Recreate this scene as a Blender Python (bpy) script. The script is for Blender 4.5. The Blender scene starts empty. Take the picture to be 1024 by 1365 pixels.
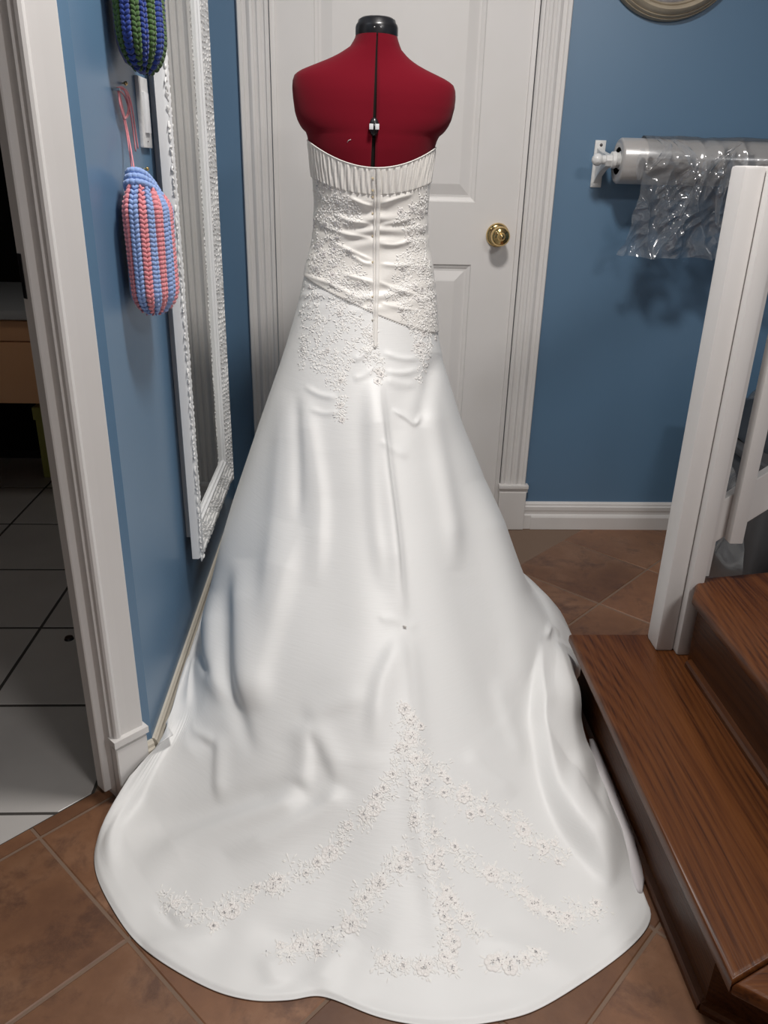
import bpy, bmesh, math, random
import numpy as np
from mathutils import Vector, Matrix, noise
from mathutils.bvhtree import BVHTree
random.seed(7); rng = np.random.RandomState(7)
PI = math.pi
C = bpy.context.scene.collection
S = bpy.context.scene

# ------------------------------------------------------------------ camera
VZ = np.array([450, 3150.]); VY = np.array([468, 221.]); PP = np.array([512, 682.5])
F = float(np.sqrt(-(VZ - PP) @ (VY - PP)))
def _d(v):
    a = np.array([v[0]-PP[0], v[1]-PP[1], F]); return a/np.linalg.norm(a)
_Y = _d(VY); _Z = -_d(VZ); _X = np.cross(_Y, _Z); _X /= np.linalg.norm(_X)
R = np.array([_X, _Y, _Z]); CAM = np.array([0, 0, 1.15])
cd = bpy.data.cameras.new('camera'); cam = bpy.data.objects.new('camera', cd); C.objects.link(cam)
cd.sensor_fit = 'VERTICAL'; cd.sensor_height = 32.0; cd.lens = F/1365*32.0
cd.clip_start = .02
_m = Matrix.Identity(4)
for i in range(3):
    _m[i][0] = R[i][0]; _m[i][1] = -R[i][1]; _m[i][2] = -R[i][2]; _m[i][3] = CAM[i]
cam.matrix_world = _m
S.camera = cam
def ray(px, py): return R @ np.array([px-PP[0], py-PP[1], F])
def ony(px, py, y): r = ray(px, py); return CAM + r*y/r[1]
def onz(px, py, z): r = ray(px, py); return CAM + r*(z-1.15)/r[2]
def onx(px, py, x): r = ray(px, py); return CAM + r*x/r[0]
def project(P):
    v = (np.asarray(P) - CAM) @ R
    return PP[0]+F*v[..., 0]/v[..., 2], PP[1]+F*v[..., 1]/v[..., 2]

# ------------------------------------------------------------------ world + lights + exposure
w = bpy.data.worlds.new('world'); S.world = w; w.use_nodes = True
w.node_tree.nodes['Background'].inputs[0].default_value = (.9, .95, 1, 1)
w.node_tree.nodes['Background'].inputs[1].default_value = .16
def area(name, loc, size, power, col, shape='DISK', rot=(0, 0, 0)):
    l = bpy.data.lights.new(name, 'AREA'); l.shape = shape; l.size = size; l.energy = power; l.color = col
    o = bpy.data.objects.new(name, l); C.objects.link(o); o.location = loc; o.rotation_euler = rot
    return o
area('ceiling_lamp', (.25, 1.22, 2.36), .26, 28, (1, .96, .92))
area('rear_fill', (1.25, -.6, 2.36), .6, 34, (1, .97, .95))  # added fill from behind the camera, not a known fixture
area('utility_fill', (-1.0, 1.55, 2.36), .4, 2.2, (1, .93, .85))  # invented fill that brightens the dark room; no actual lamp there
S.view_settings.view_transform = 'Standard'; S.view_settings.look = 'None'
S.view_settings.exposure = 0.0; S.view_settings.gamma = 1; S.view_settings.use_curve_mapping = False

# ------------------------------------------------------------------ materials
def mat(name, col, rough=.5, metal=0, spec=.5, bump=None, noise_mix=None, sheen=0, coat=0, alpha=None):
    m = bpy.data.materials.new(name); m.use_nodes = True; nt = m.node_tree
    b = nt.nodes['Principled BSDF']
    b.inputs['Base Color'].default_value = (*col, 1); b.inputs['Roughness'].default_value = rough
    b.inputs['Metallic'].default_value = metal; b.inputs['Specular IOR Level'].default_value = spec
    b.inputs['Sheen Weight'].default_value = sheen; b.inputs['Coat Weight'].default_value = coat
    tc = nt.nodes.new('ShaderNodeTexCoord')
    if noise_mix:
        sc, col2, amt = noise_mix[:3]
        n = nt.nodes.new('ShaderNodeTexNoise'); n.inputs['Scale'].default_value = sc; n.inputs['Detail'].default_value = 5
        nt.links.new(tc.outputs['Object'], n.inputs['Vector'])
        mx = nt.nodes.new('ShaderNodeMix'); mx.data_type = 'RGBA'
        mx.inputs[6].default_value = (*col, 1); mx.inputs[7].default_value = (*col2, 1)
        mr = nt.nodes.new('ShaderNodeMapRange'); mr.inputs[1].default_value = .35; mr.inputs[2].default_value = .7
        mr.inputs[4].default_value = amt
        nt.links.new(n.outputs['Fac'], mr.inputs[0]); nt.links.new(mr.outputs[0], mx.inputs[0])
        nt.links.new(mx.outputs[2], b.inputs['Base Color'])
    if bump:
        sc, st, dist = bump[:3]
        n = nt.nodes.new('ShaderNodeTexNoise'); n.inputs['Scale'].default_value = sc; n.inputs['Detail'].default_value = 3
        if len(bump) > 3:
            mp = nt.nodes.new('ShaderNodeMapping'); mp.inputs['Scale'].default_value = bump[3]
            nt.links.new(tc.outputs['Object'], mp.inputs['Vector']); nt.links.new(mp.outputs[0], n.inputs['Vector'])
        else: nt.links.new(tc.outputs['Object'], n.inputs['Vector'])
        bp = nt.nodes.new('ShaderNodeBump'); bp.inputs['Strength'].default_value = st; bp.inputs['Distance'].default_value = dist
        nt.links.new(n.outputs['Fac'], bp.inputs['Height']); nt.links.new(bp.outputs[0], b.inputs['Normal'])
    return m
M = {}
M['blue'] = mat('wall_paint', (.105, .195, .305), .36, spec=.75, bump=(180, .06, .001), noise_mix=(3, (.112, .205, .315), .5))
M['white'] = mat('white_trim', (.71, .69, .675), .38, bump=(60, .1, .001, (1, 1, .1)), noise_mix=(8, (.68, .66, .635), .5))
M['mirror_white'] = mat('mirror_white', (.72, .72, .71), .3, bump=(90, .6, .003))
M['mirror_plain'] = mat('mirror_plain', (.70, .71, .72), .35)
M['ceiling'] = mat('ceiling_paint', (.75, .74, .72), .8)
M['red'] = mat('red_jersey', (.135, .0025, .010), .9, spec=.1, bump=(900, .15, .0006), sheen=.08)
M['black'] = mat('black_plastic', (.012, .012, .014), .28)
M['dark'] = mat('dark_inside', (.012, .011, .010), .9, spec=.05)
M['brass'] = mat('polished_brass', (.78, .56, .25), .14, metal=1)
M['steel'] = mat('screw_steel', (.45, .45, .45), .3, metal=1)
M['satin'] = mat('ivory_satin', (.77, .77, .76), .53, spec=.8, bump=(120, .2, .0012, (.22, .22, 3.0)), sheen=.05)
M['satin_in'] = mat('lining_satin', (.66, .63, .64), .5, spec=.4)
M['bodice'] = mat('ruched_satin', (.78, .755, .715), .42, spec=.45, bump=(220, .2, .001, (.4, .4, 2.5)), sheen=.1)
M['lace'] = mat('lace_thread', (.86, .845, .82), .5, bump=(1400, .5, .0006))
M['lace2'] = mat('lace_flower_thread', (.85, .82, .795), .5, bump=(1600, .6, .0006))
M['crystal'] = mat('crystal_bead', (.93, .92, .93), .10, metal=.8)
M['loop'] = mat('tan_loop', (.62, .50, .30), .6)
M['yarn_pink'] = mat('pink_yarn', (.72, .25, .28), .9, sheen=.4, bump=(900, .5, .001))
M['yarn_blue'] = mat('light_blue_yarn', (.26, .38, .68), .9, sheen=.4, bump=(900, .5, .001))
M['yarn_green'] = mat('green_yarn', (.04, .10, .018), .9, sheen=.3, bump=(900, .5, .001))
M['yarn_royal'] = mat('royal_blue_yarn', (.008, .033, .22), .9, sheen=.3, bump=(900, .5, .001))
M['clockframe'] = mat('antique_cream', (.42, .36, .27), .5, noise_mix=(14, (.28, .23, .165), .8))
M['clockface'] = mat('mottled_picture', (.30, .29, .29), .4, noise_mix=(25, (.07, .045, .045), 1))
M['tile_grout'] = mat('terracotta_grout', (.185, .122, .085), .85)
M['white_grout'] = mat('dark_grout', (.05, .045, .04), .9)
M['whitetile'] = mat('grey_white_tile', (.50, .48, .46), .35, noise_mix=(6, (.43, .41, .395), .7))
M['counter'] = mat('grey_counter', (.42, .42, .42), .3)
M['drawer'] = mat('beech_drawer', (.78, .42, .22), .45, noise_mix=(5, (.72, .37, .18), .6))
M['green'] = mat('olive_green_box', (.44, .45, .12), .6)
M['bin'] = mat('grey_bin_plastic', (.055, .055, .058), .45)
M['cloth_dark'] = mat('dark_cloth', (.02, .025, .032), .6)
M['screw'] = mat('dark_screw', (.10, .09, .09), .35, metal=.6)
M['cream_base'] = mat('cream_trim', (.62, .57, .48), .45)

def rolled(name, col, rough):
    m = mat(name, col, rough, spec=.8, coat=.6, bump=(40, .15, .002, (.3, 3, 3)))
    m.node_tree.nodes['Principled BSDF'].inputs['Coat Roughness'].default_value = .15
    return m
M['filmroll'] = rolled('wound_clear_film', (.40, .385, .375), .3)
def film_mat():
    m = bpy.data.materials.new('clear_film'); m.use_nodes = True; nt = m.node_tree; nt.nodes.clear()
    o = nt.nodes.new('ShaderNodeOutputMaterial'); t = nt.nodes.new('ShaderNodeBsdfTransparent')
    t.inputs[0].default_value = (.93, .94, .95, 1)
    g = nt.nodes.new('ShaderNodeBsdfGlossy'); g.inputs['Roughness'].default_value = .12
    df = nt.nodes.new('ShaderNodeBsdfDiffuse'); df.inputs[0].default_value = (.8, .82, .85, 1)
    lw = nt.nodes.new('ShaderNodeLayerWeight'); lw.inputs[0].default_value = .35
    mx = nt.nodes.new('ShaderNodeMixShader'); m2 = nt.nodes.new('ShaderNodeMixShader'); m2.inputs[0].default_value = .10
    ml = nt.nodes.new('ShaderNodeMath'); ml.operation = 'MULTIPLY_ADD'; ml.inputs[1].default_value = .85; ml.inputs[2].default_value = .09
    nt.links.new(lw.outputs['Fresnel'], ml.inputs[0]); nt.links.new(ml.outputs[0], mx.inputs[0])
    nt.links.new(t.outputs[0], m2.inputs[1]); nt.links.new(df.outputs[0], m2.inputs[2])
    nt.links.new(m2.outputs[0], mx.inputs[1]); nt.links.new(g.outputs[0], mx.inputs[2]); nt.links.new(mx.outputs[0], o.inputs[0])
    return m
M['film'] = film_mat()
mm = mat('mirror_glass', (.70, .71, .69), .02, metal=1); M['glass'] = mm

def terracotta():
    m = bpy.data.materials.new('terracotta_tile'); m.use_nodes = True; nt = m.node_tree; b = nt.nodes['Principled BSDF']
    g = nt.nodes.new('ShaderNodeNewGeometry'); oi = nt.nodes.new('ShaderNodeObjectInfo')
    ad = nt.nodes.new('ShaderNodeVectorMath'); ad.operation = 'MULTIPLY_ADD'
    nt.links.new(oi.outputs['Random'], ad.inputs[0]); ad.inputs[1].default_value = (13, 7, 5); nt.links.new(g.outputs['Position'], ad.inputs[2])
    n1 = nt.nodes.new('ShaderNodeTexNoise'); n1.inputs['Scale'].default_value = 5.5; n1.inputs['Detail'].default_value = 6; n1.inputs['Roughness'].default_value = .62
    n2 = nt.nodes.new('ShaderNodeTexNoise'); n2.inputs['Scale'].default_value = 38; n2.inputs['Detail'].default_value = 4
    n3 = nt.nodes.new('ShaderNodeTexNoise'); n3.inputs['Scale'].default_value = 11; n3.inputs['Detail'].default_value = 8; n3.inputs['Roughness'].default_value = .7; n3.inputs['Distortion'].default_value = .35
    for n in (n1, n2, n3): nt.links.new(ad.outputs[0], n.inputs['Vector'])
    cr = nt.nodes.new('ShaderNodeValToRGB'); e = cr.color_ramp.elements
    e[0].position = .3; e[0].color = (.135, .062, .034, 1); e[1].position = .7; e[1].color = (.27, .145, .084, 1)
    x = e.new(.5); x.color = (.20, .096, .050, 1)
    nt.links.new(n1.outputs['Fac'], cr.inputs[0])
    mr = nt.nodes.new('ShaderNodeMapRange'); mr.inputs[1].default_value = .50; mr.inputs[2].default_value = .66; mr.inputs[4].default_value = .75
    nt.links.new(n3.outputs['Fac'], mr.inputs[0])
    mx = nt.nodes.new('ShaderNodeMix'); mx.data_type = 'RGBA'; mx.inputs[7].default_value = (.085, .04, .026, 1)
    nt.links.new(mr.outputs[0], mx.inputs[0]); nt.links.new(cr.outputs[0], mx.inputs[6])
    hs = nt.nodes.new('ShaderNodeHueSaturation'); ma = nt.nodes.new('ShaderNodeMapRange'); ma.inputs[3].default_value = .85; ma.inputs[4].default_value = 1.15
    nt.links.new(oi.outputs['Random'], ma.inputs[0]); nt.links.new(ma.outputs[0], hs.inputs['Value']); nt.links.new(mx.outputs[2], hs.inputs['Color'])
    nt.links.new(hs.outputs[0], b.inputs['Base Color'])
    b.inputs['Roughness'].default_value = .42
    bp = nt.nodes.new('ShaderNodeBump'); bp.inputs['Strength'].default_value = .25; bp.inputs['Distance'].default_value = .002
    nt.links.new(n2.outputs['Fac'], bp.inputs['Height']); nt.links.new(bp.outputs[0], b.inputs['Normal'])
    return m
M['terra'] = terracotta()
def oak(name, ax, dk=1.0):
    m = bpy.data.materials.new(name); m.use_nodes = True; nt = m.node_tree; b = nt.nodes['Principled BSDF']
    g = nt.nodes.new('ShaderNodeNewGeometry'); mp = nt.nodes.new('ShaderNodeMapping')
    sc = [7, 7, 7]; sc[ax] = .75; mp.inputs['Scale'].default_value = sc
    nt.links.new(g.outputs['Position'], mp.inputs['Vector'])
    n = nt.nodes.new('ShaderNodeTexNoise'); n.inputs['Scale'].default_value = .62; n.inputs['Detail'].default_value = .6; n.inputs['Distortion'].default_value = .3
    nt.links.new(mp.outputs[0], n.inputs['Vector'])
    mu = nt.nodes.new('ShaderNodeMath'); mu.operation = 'MULTIPLY'; mu.inputs[1].default_value = 190; nt.links.new(n.outputs['Fac'], mu.inputs[0])
    sn = nt.nodes.new('ShaderNodeMath'); sn.operation = 'SINE'; nt.links.new(mu.outputs[0], sn.inputs[0])
    mp2 = nt.nodes.new('ShaderNodeMapping'); s2 = [260, 260, 260]; s2[ax] = 7; mp2.inputs['Scale'].default_value = s2
    nt.links.new(g.outputs['Position'], mp2.inputs['Vector'])
    n2 = nt.nodes.new('ShaderNodeTexNoise'); n2.inputs['Scale'].default_value = 1; n2.inputs['Detail'].default_value = 3; nt.links.new(mp2.outputs[0], n2.inputs['Vector'])
    a = nt.nodes.new('ShaderNodeMath'); a.operation = 'MULTIPLY_ADD'; a.inputs[1].default_value = .13; nt.links.new(sn.outputs[0], a.inputs[0]); nt.links.new(n2.outputs['Fac'], a.inputs[2])
    cr = nt.nodes.new('ShaderNodeValToRGB'); e = cr.color_ramp.elements
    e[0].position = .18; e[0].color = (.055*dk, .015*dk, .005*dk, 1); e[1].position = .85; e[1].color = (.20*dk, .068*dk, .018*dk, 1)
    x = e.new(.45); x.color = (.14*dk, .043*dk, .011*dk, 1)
    nt.links.new(a.outputs[0], cr.inputs[0]); nt.links.new(cr.outputs[0], b.inputs['Base Color'])
    b.inputs['Roughness'].default_value = .36; b.inputs['Specular IOR Level'].default_value = .32
    bp = nt.nodes.new('ShaderNodeBump'); bp.inputs['Strength'].default_value = .3; bp.inputs['Distance'].default_value = .001
    nt.links.new(a.outputs[0], bp.inputs['Height']); nt.links.new(bp.outputs[0], b.inputs['Normal'])
    return m
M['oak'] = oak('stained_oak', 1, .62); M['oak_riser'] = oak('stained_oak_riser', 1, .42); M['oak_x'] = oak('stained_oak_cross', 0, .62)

# ------------------------------------------------------------------ helpers
def link(name, me, m=None, parent=None, smooth=False):
    if m: me.materials.append(m)
    if smooth:
        me.polygons.foreach_set('use_smooth', [True]*len(me.polygons))
    o = bpy.data.objects.new(name, me); C.objects.link(o)
    if parent: o.parent = parent
    return o
def mesh_obj(name, v, f, m=None, parent=None, smooth=False):
    me = bpy.data.meshes.new(name); me.from_pydata([tuple(map(float, p)) for p in v], [], f); me.update()
    bm = bmesh.new(); bm.from_mesh(me); bmesh.ops.recalc_face_normals(bm, faces=bm.faces); bm.to_mesh(me); bm.free()
    return link(name, me, m, parent, smooth)
def bm_obj(name, bm, m=None, parent=None, smooth=False):
    bmesh.ops.recalc_face_normals(bm, faces=bm.faces)
    me = bpy.data.meshes.new(name); bm.to_mesh(me); bm.free(); return link(name, me, m, parent, smooth)
def thing(name, label, cat, loc=(0, 0, 0), group=None):
    o = bpy.data.objects.new(name, None); C.objects.link(o); o.location = loc; o.empty_display_size = .05
    o['label'] = label; o['category'] = cat
    if group: o['group'] = group
    bpy.context.view_layer.update()
    return o
def struct(name, kindobj=None):
    if kindobj is None:
        kindobj = bpy.data.objects.new(name, None); C.objects.link(kindobj)
    kindobj['kind'] = 'structure'; return kindobj
def sm_angle(o, a=35):
    me = o.data; me.polygons.foreach_set('use_smooth', [True]*len(me.polygons))
    try: me.set_sharp_from_angle(angle=math.radians(a))
    except Exception: pass
    return o
def rel(parent, objs):   # children built in world coordinates, parent somewhere else
    bpy.context.view_layer.update()
    for o in objs:
        o.parent = parent; o.matrix_parent_inverse = parent.matrix_world.inverted()
def box(bm, x0, x1, y0, y1, z0, z1, bevel=0, mtx=None, seg=2):
    r = bmesh.ops.create_cube(bm, size=1); vs = r['verts']
    for v in vs:
        v.co = Vector(((x0+x1)/2+v.co.x*(x1-x0), (y0+y1)/2+v.co.y*(y1-y0), (z0+z1)/2+v.co.z*(z1-z0)))
    if bevel:
        es = list({e for v in vs for e in v.link_edges})
        r2 = bmesh.ops.bevel(bm, geom=es, offset=bevel, segments=seg, affect='EDGES', profile=.6)
        vs = list({v for f in r2['faces'] for v in f.verts} | {v for v in vs if v.is_valid})
    if mtx is not None:
        for v in vs: v.co = mtx @ v.co
    return vs
def boxo(name, b, m, parent=None, bevel=0, mtx=None):
    bm = bmesh.new(); box(bm, *b, bevel=bevel, mtx=mtx); o = bm_obj(name, bm, m, parent)
    return sm_angle(o) if bevel else o
def extrude(name, prof, a, b, frame, m, parent=None, closed=True):
    """prof: list of (p,q); frame(p,q,t) -> xyz, swept from t=a to t=b"""
    n = len(prof); v = [frame(p, q, t) for t in (a, b) for p, q in prof]
    f = [[i, (i+1) % n, n+(i+1) % n, n+i] for i in range(n if closed else n-1)]
    f += [list(range(n))[::-1], list(range(n, 2*n))]
    return mesh_obj(name, v, f, m, parent)
def sphere(bm, c, r, sx=1, sy=1, sz=1, u=12, v=8, mtx=None):
    res = bmesh.ops.create_uvsphere(bm, u_segments=u, v_segments=v, radius=r)
    for q in res['verts']:
        q.co = Vector((q.co.x*sx, q.co.y*sy, q.co.z*sz))
        if mtx is not None: q.co = mtx @ q.co
        q.co += Vector(c)
    return res['verts']
def tube(pts, r, n=8, closed=False, caps=True):
    pts = [Vector(p) for p in pts]; V = []; Fc = []; N = len(pts)
    rr = r if isinstance(r, (list, tuple)) else [r]*N
    up = None
    for i, p in enumerate(pts):
        t = (pts[(i+1) % N if closed else min(i+1, N-1)] - pts[(i-1) % N if closed else max(i-1, 0)]).normalized()
        if up is None: up = t.orthogonal().normalized()
        up = (up - t*up.dot(t)); up = up.normalized() if up.length > 1e-6 else t.orthogonal().normalized()
        s = t.cross(up)
        for k in range(n):
            a = 2*PI*k/n; V.append(p + (up*math.cos(a)+s*math.sin(a))*rr[i])
    for i in range(N if closed else N-1):
        j = (i+1) % N
        for k in range(n): Fc.append([i*n+k, i*n+(k+1) % n, j*n+(k+1) % n, j*n+k])
    if caps and not closed: Fc += [list(range(n)), list(range((N-1)*n, N*n))]
    return V, Fc
def tube_obj(name, pts, r, m, parent=None, n=8, closed=False):
    V, Fc = tube(pts, r, n, closed); return mesh_obj(name, V, Fc, m, parent, True)
def lathe(name, prof, m, parent=None, n=48, mtx=None, closed=False):
    """prof (r, h) about z"""
    V = []; Fc = []; k = len(prof)
    for i in range(n):
        a = 2*PI*i/n
        for r, h in prof:
            p = Vector((r*math.cos(a), r*math.sin(a), h)); V.append(mtx @ p if mtx is not None else p)
    for i in range(n):
        j = (i+1) % n
        for q in range(k if closed else k-1):
            q2 = (q+1) % k; Fc.append([i*k+q, j*k+q, j*k+q2, i*k+q2])
    o = mesh_obj(name, V, Fc, m, parent, True)
    bm = bmesh.new(); bm.from_mesh(o.data); bmesh.ops.remove_doubles(bm, verts=bm.verts, dist=1e-5); bmesh.ops.recalc_face_normals(bm, faces=bm.faces); bm.to_mesh(o.data); bm.free()
    return sm_angle(o, 50)
_cache = {}
def unit_sphere(u, v):
    if (u, v) not in _cache:
        V = [(0, 0, 1)]; Fc = []
        for j in range(1, v):
            b = PI*j/v
            for i in range(u): a = 2*PI*i/u; V.append((math.sin(b)*math.cos(a), math.sin(b)*math.sin(a), math.cos(b)))
        V.append((0, 0, -1)); L = len(V)-1
        for i in range(u): Fc.append((0, 1+i, 1+(i+1) % u)); Fc.append((L, L-u+(i+1) % u, L-u+i))
        for j in range(v-2):
            for i in range(u): a = 1+j*u+i; b = 1+j*u+(i+1) % u; Fc.append((a, a+u, b+u, b))
        _cache[(u, v)] = (np.array(V), Fc)
    return _cache[(u, v)]
class Blobs:
    def __init__(s): s.V = []; s.F = []; s.n = 0
    def add(s, mtx, u=7, v=5):
        V, Fc = unit_sphere(u, v); A = np.array(mtx)
        s.V.append(V @ A[:3, :3].T+A[:3, 3]); k = s.n; s.F += [tuple(k+i for i in f) for f in Fc]; s.n += len(V)
    def build(s, name, m, parent=None):
        me = bpy.data.meshes.new(name); me.from_pydata(np.concatenate(s.V).tolist(), [], s.F); me.update(); return link(name, me, m, parent, True)
def catmull(pts, n=8):
    P = [np.array(p, float) for p in pts]; P = [2*P[0]-P[1]] + P + [2*P[-1]-P[-2]]; out = []
    for i in range(1, len(P)-2):
        for k in range(n):
            t = k/n; a, b, c, d = P[i-1:i+3]
            out.append(.5*((2*b)+(c-a)*t+(2*a-5*b+4*c-d)*t*t+(-a+3*b-3*c+d)*t**3))
    out.append(P[-2]); return np.array(out)

# ------------------------------------------------------------------ the setting
S2 = math.sqrt(2)
YB = 2.535; XL = -.388; VW = 1.19   # back wall, left wall, corner wall (v = (y-x)/sqrt2)
def uv(u, v, z=0): return ((u-v)/S2, (u+v)/S2, z)
XR = 2.7; YF = -2.0; ZC = 2.45
UC = (2*XL+S2*VW)/S2              # u of the corner between the left wall and the corner wall
DU1 = UC-.082; DU0 = DU1-.80      # doorway opening
# floor slab + tiles
def prism(name, poly, z0, z1, m, parent=None):
    n = len(poly); v = [(p[0], p[1], z0) for p in poly]+[(p[0], p[1], z1) for p in poly]
    f = [[i, (i+1) % n, n+(i+1) % n, n+i] for i in range(n)]+[list(range(n))[::-1], list(range(n, 2*n))]
    return mesh_obj(name, v, f, m, parent)
def clip(poly, a, b, c):          # keep a*x+b*y<=c
    out = []
    for i in range(len(poly)):
        p, q = poly[i], poly[(i+1) % len(poly)]; dp = a*p[0]+b*p[1]-c; dq = a*q[0]+b*q[1]-c
        if dp <= 0: out.append(p)
        if dp*dq < 0:
            t = dp/(dp-dq); out.append((p[0]+t*(q[0]-p[0]), p[1]+t*(q[1]-p[1])))
    return out
def tile(name, poly, m, parent, th=.010, z0=-.006, bev=.0015):
    if len(poly) < 3: return
    A = sum(poly[i][0]*poly[(i+1) % len(poly)][1]-poly[(i+1) % len(poly)][0]*poly[i][1] for i in range(len(poly)))/2
    if abs(A) < 4e-4: return
    n = len(poly); cx = sum(p[0] for p in poly)/n; cy = sum(p[1] for p in poly)/n
    ins = [(cx+(p[0]-cx)*.985, cy+(p[1]-cy)*.985) for p in poly]
    v = [(p[0], p[1], z0) for p in poly]+[(p[0], p[1], z0+.0045) for p in poly]+[(p[0], p[1], z0+.006) for p in ins]
    f = []
    for L in (0, 1):
        for i in range(n): f.append([L*n+i, L*n+(i+1) % n, (L+1)*n+(i+1) % n, (L+1)*n+i])
    f += [list(range(2*n, 3*n)), list(range(n))[::-1]]
    return mesh_obj(name, v, f, m, parent)
fl = boxo('floor', (-2.4, XR, YF, 3.4, -.08, -.0014), M['tile_grout']); struct('floor', fl)
PT = .305; G = .0026
STX = .525
for iu in range(-3, 11):
    for iv in range(-9, 4):
        u0 = .404+(iu-1)*PT; v0 = 1.205+(iv-4)*PT
        if v0 > 1.19: continue
        poly = [uv(u0+G, v0+G)[:2], uv(u0+PT-G, v0+G)[:2], uv(u0+PT-G, v0+PT-G)[:2], uv(u0+G, v0+PT-G)[:2]]
        poly = clip(poly, -1, 0, -XL) if False else poly
        poly = clip(poly, 0, 1, YB-.002); poly = clip(poly, 1, 0, 1.7); poly = clip(poly, 0, -1, .3); poly = clip(poly, -1, 0, 1.25)
        # stay on the room side of the left wall
        if len(poly) > 2 and max(p[1] for p in poly) > 1.29 and min(p[0] for p in poly) < XL:
            poly = clip(poly, -1, 0, -XL-.0) if sum(p[1] for p in poly)/len(poly) > 1.29 else poly
        tile('floor_tile', poly, M['terra'], fl)
for iu in range(-3, 2):
    u0 = .404+(iu-1)*PT
    poly = [uv(u0+G, 1.205+G)[:2], uv(u0+PT-G, 1.205+G)[:2], uv(u0+PT-G, 1.238)[:2], uv(u0+G, 1.238)[:2]]
    poly = clip(poly, 1, 1, S2*(DU1-.0)); tile('floor_tile', poly, M['terra'], fl)
# white tiles of the dark room
df = prism('grout_bed', [(-.50, -.50+1.238*S2), (-.50, 3.3), (-2.35, 3.3), (-2.35, -2.35+1.238*S2)], -.0030, -.0008, M['white_grout'], fl)
df.name = 'grout_bed'
PW = .335
for ix in range(-5, 1):
    for iy in range(-4, 6):
        x0 = -.82+ix*PW; y0 = 1.198+iy*PW
        poly = [(x0+.003, y0+.003), (x0+PW-.003, y0+.003), (x0+PW-.003, y0+PW-.003), (x0+.003, y0+PW-.003)]
        poly = clip(poly, 1, -1, -1.240*S2); poly = clip(poly, 1, 0, -.505); poly = clip(poly, 0, 1, 3.28)
        tile('floor_tile', poly, M['whitetile'], fl)
# walls
struct('', boxo('wall_back', (-.60, XR, YB, YB+.12, 0, ZC), M['blue'])) if False else None
def wall(name, b, m):
    o = boxo(name, b, m); o['kind'] = 'structure'; return o
# back wall with door opening (three blocks in one mesh)
DX0, DX1, DZ = -.235, .522, 2.04
bm = bmesh.new(); box(bm, -.50, DX0, YB, YB+.12, 0, ZC); box(bm, DX1, XR, YB, YB+.12, 0, ZC); box(bm, DX0, DX1, YB, YB+.12, DZ, ZC)
wb = bm_obj('wall_back', bm, M['blue']); struct('', wb)
# left wall: prism with the 45-degree return
yc_ = uv(UC, VW)[1]
wl = prism('wall_left', [(XL, YB), (XL, yc_), (XL-.115, yc_+.05), (XL-.115, YB)], 0, ZC, M['blue']); struct('', wl)
WT = .055
P0 = uv(UC, VW); P1 = uv(DU1, VW); P2 = uv(DU1, VW+WT); P3 = (XL-.115, yc_+.05)
wc = prism('wall_corner', [P0[:2], P1[:2], P2[:2], P3], 0, ZC, M['blue']); struct('', wc)
Q = [uv(DU0, VW), uv(DU0-2.2, VW), uv(DU0-2.2, VW+.1), uv(DU0, VW+.1)]
wc2 = prism('wall_front_left', [q[:2] for q in Q], 0, ZC, M['blue']); struct('', wc2)
Q = [uv(DU1, VW), uv(DU0, VW), uv(DU0, VW+.1), uv(DU1, VW+.1)]
wc3 = prism('wall_over_doorway', [q[:2] for q in Q], 2.04, ZC, M['blue']); wc3.name = 'wall_header'; struct('', wc3)
wall('wall_right', (XR, XR+.1, YF, YB, 0, ZC), M['blue'])
wall('wall_rear', (-2.4, XR, YF-.1, YF, 0, ZC), M['ceiling'])
wall('ceiling', (-2.4, XR, YF, 3.4, ZC, ZC+.1), M['ceiling'])
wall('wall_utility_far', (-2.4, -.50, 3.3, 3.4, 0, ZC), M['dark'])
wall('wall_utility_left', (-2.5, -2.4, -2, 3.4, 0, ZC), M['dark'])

# door casing profile (p across the width, q proud of the wall)
def casing_profile(w):
    pts = [(0, 0), (0, .010), (.004, .014), (.010, .014), (.013, .010), (.020, .009), (.023, .013), (.030, .016), (.034, .013),
           (.040, .012), (.044, .017), (.050, .019), (.056, .016), (.060, .0125), (.070, .0125), (.073, .018), (.082, .019), (.085, .015), (.085, 0)]
    return [(p*w/.085, q) for p, q in pts]
def casing(name, x_in, sgn, z0, z1, parent=None):
    o = extrude(name, casing_profile(.085), z0, z1, lambda p, q, t: (x_in+sgn*p, YB-q, t), M['white'], parent); return o
door = struct('door_1'); door.name = 'door_1'; door.location = (.14, YB, 0)
parts = []
XI0, XI1 = -.226, .516
for xin, s_ in ((XI0, -1), (XI1, 1)):
    parts.append(casing('casing', xin, s_, .165, DZ+.09))
    bm = bmesh.new(); xa, xb = sorted((xin-s_*.003, xin+s_*.090)); box(bm, xa, xb, YB-.024, YB, 0, .140, bevel=.0025); pb = bm_obj('plinth_block', bm, M['white']); parts.append(pb)
    bm = bmesh.new(); xa, xb = sorted((xin-s_*.005, xin+s_*.094)); box(bm, xa, xb, YB-.021, YB, .138, .152, bevel=.002); box(bm, xa-.001, xb+.001, YB-.028, YB, .152, .166, bevel=.003); parts.append(sm_angle(bm_obj('plinth_cap', bm, M['white'])))
    xa, xb = sorted((xin-s_*.002, xin-s_*.016)); parts.append(boxo('door_jamb', (xa, xb, YB-.002, YB+.11, 0, DZ), M['white'], bevel=.002))
    xa, xb = sorted((xin-s_*.016, xin-s_*.026)) ; parts.append(boxo('door_stop', (xa, xb, YB+.030, YB+.10, 0, DZ), M['white'], bevel=.002))
parts.append(boxo('head_casing', (XI0-.09, XI1+.09, YB-.018, YB, DZ-.005, DZ+.09), M['white'], bevel=.003))
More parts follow.
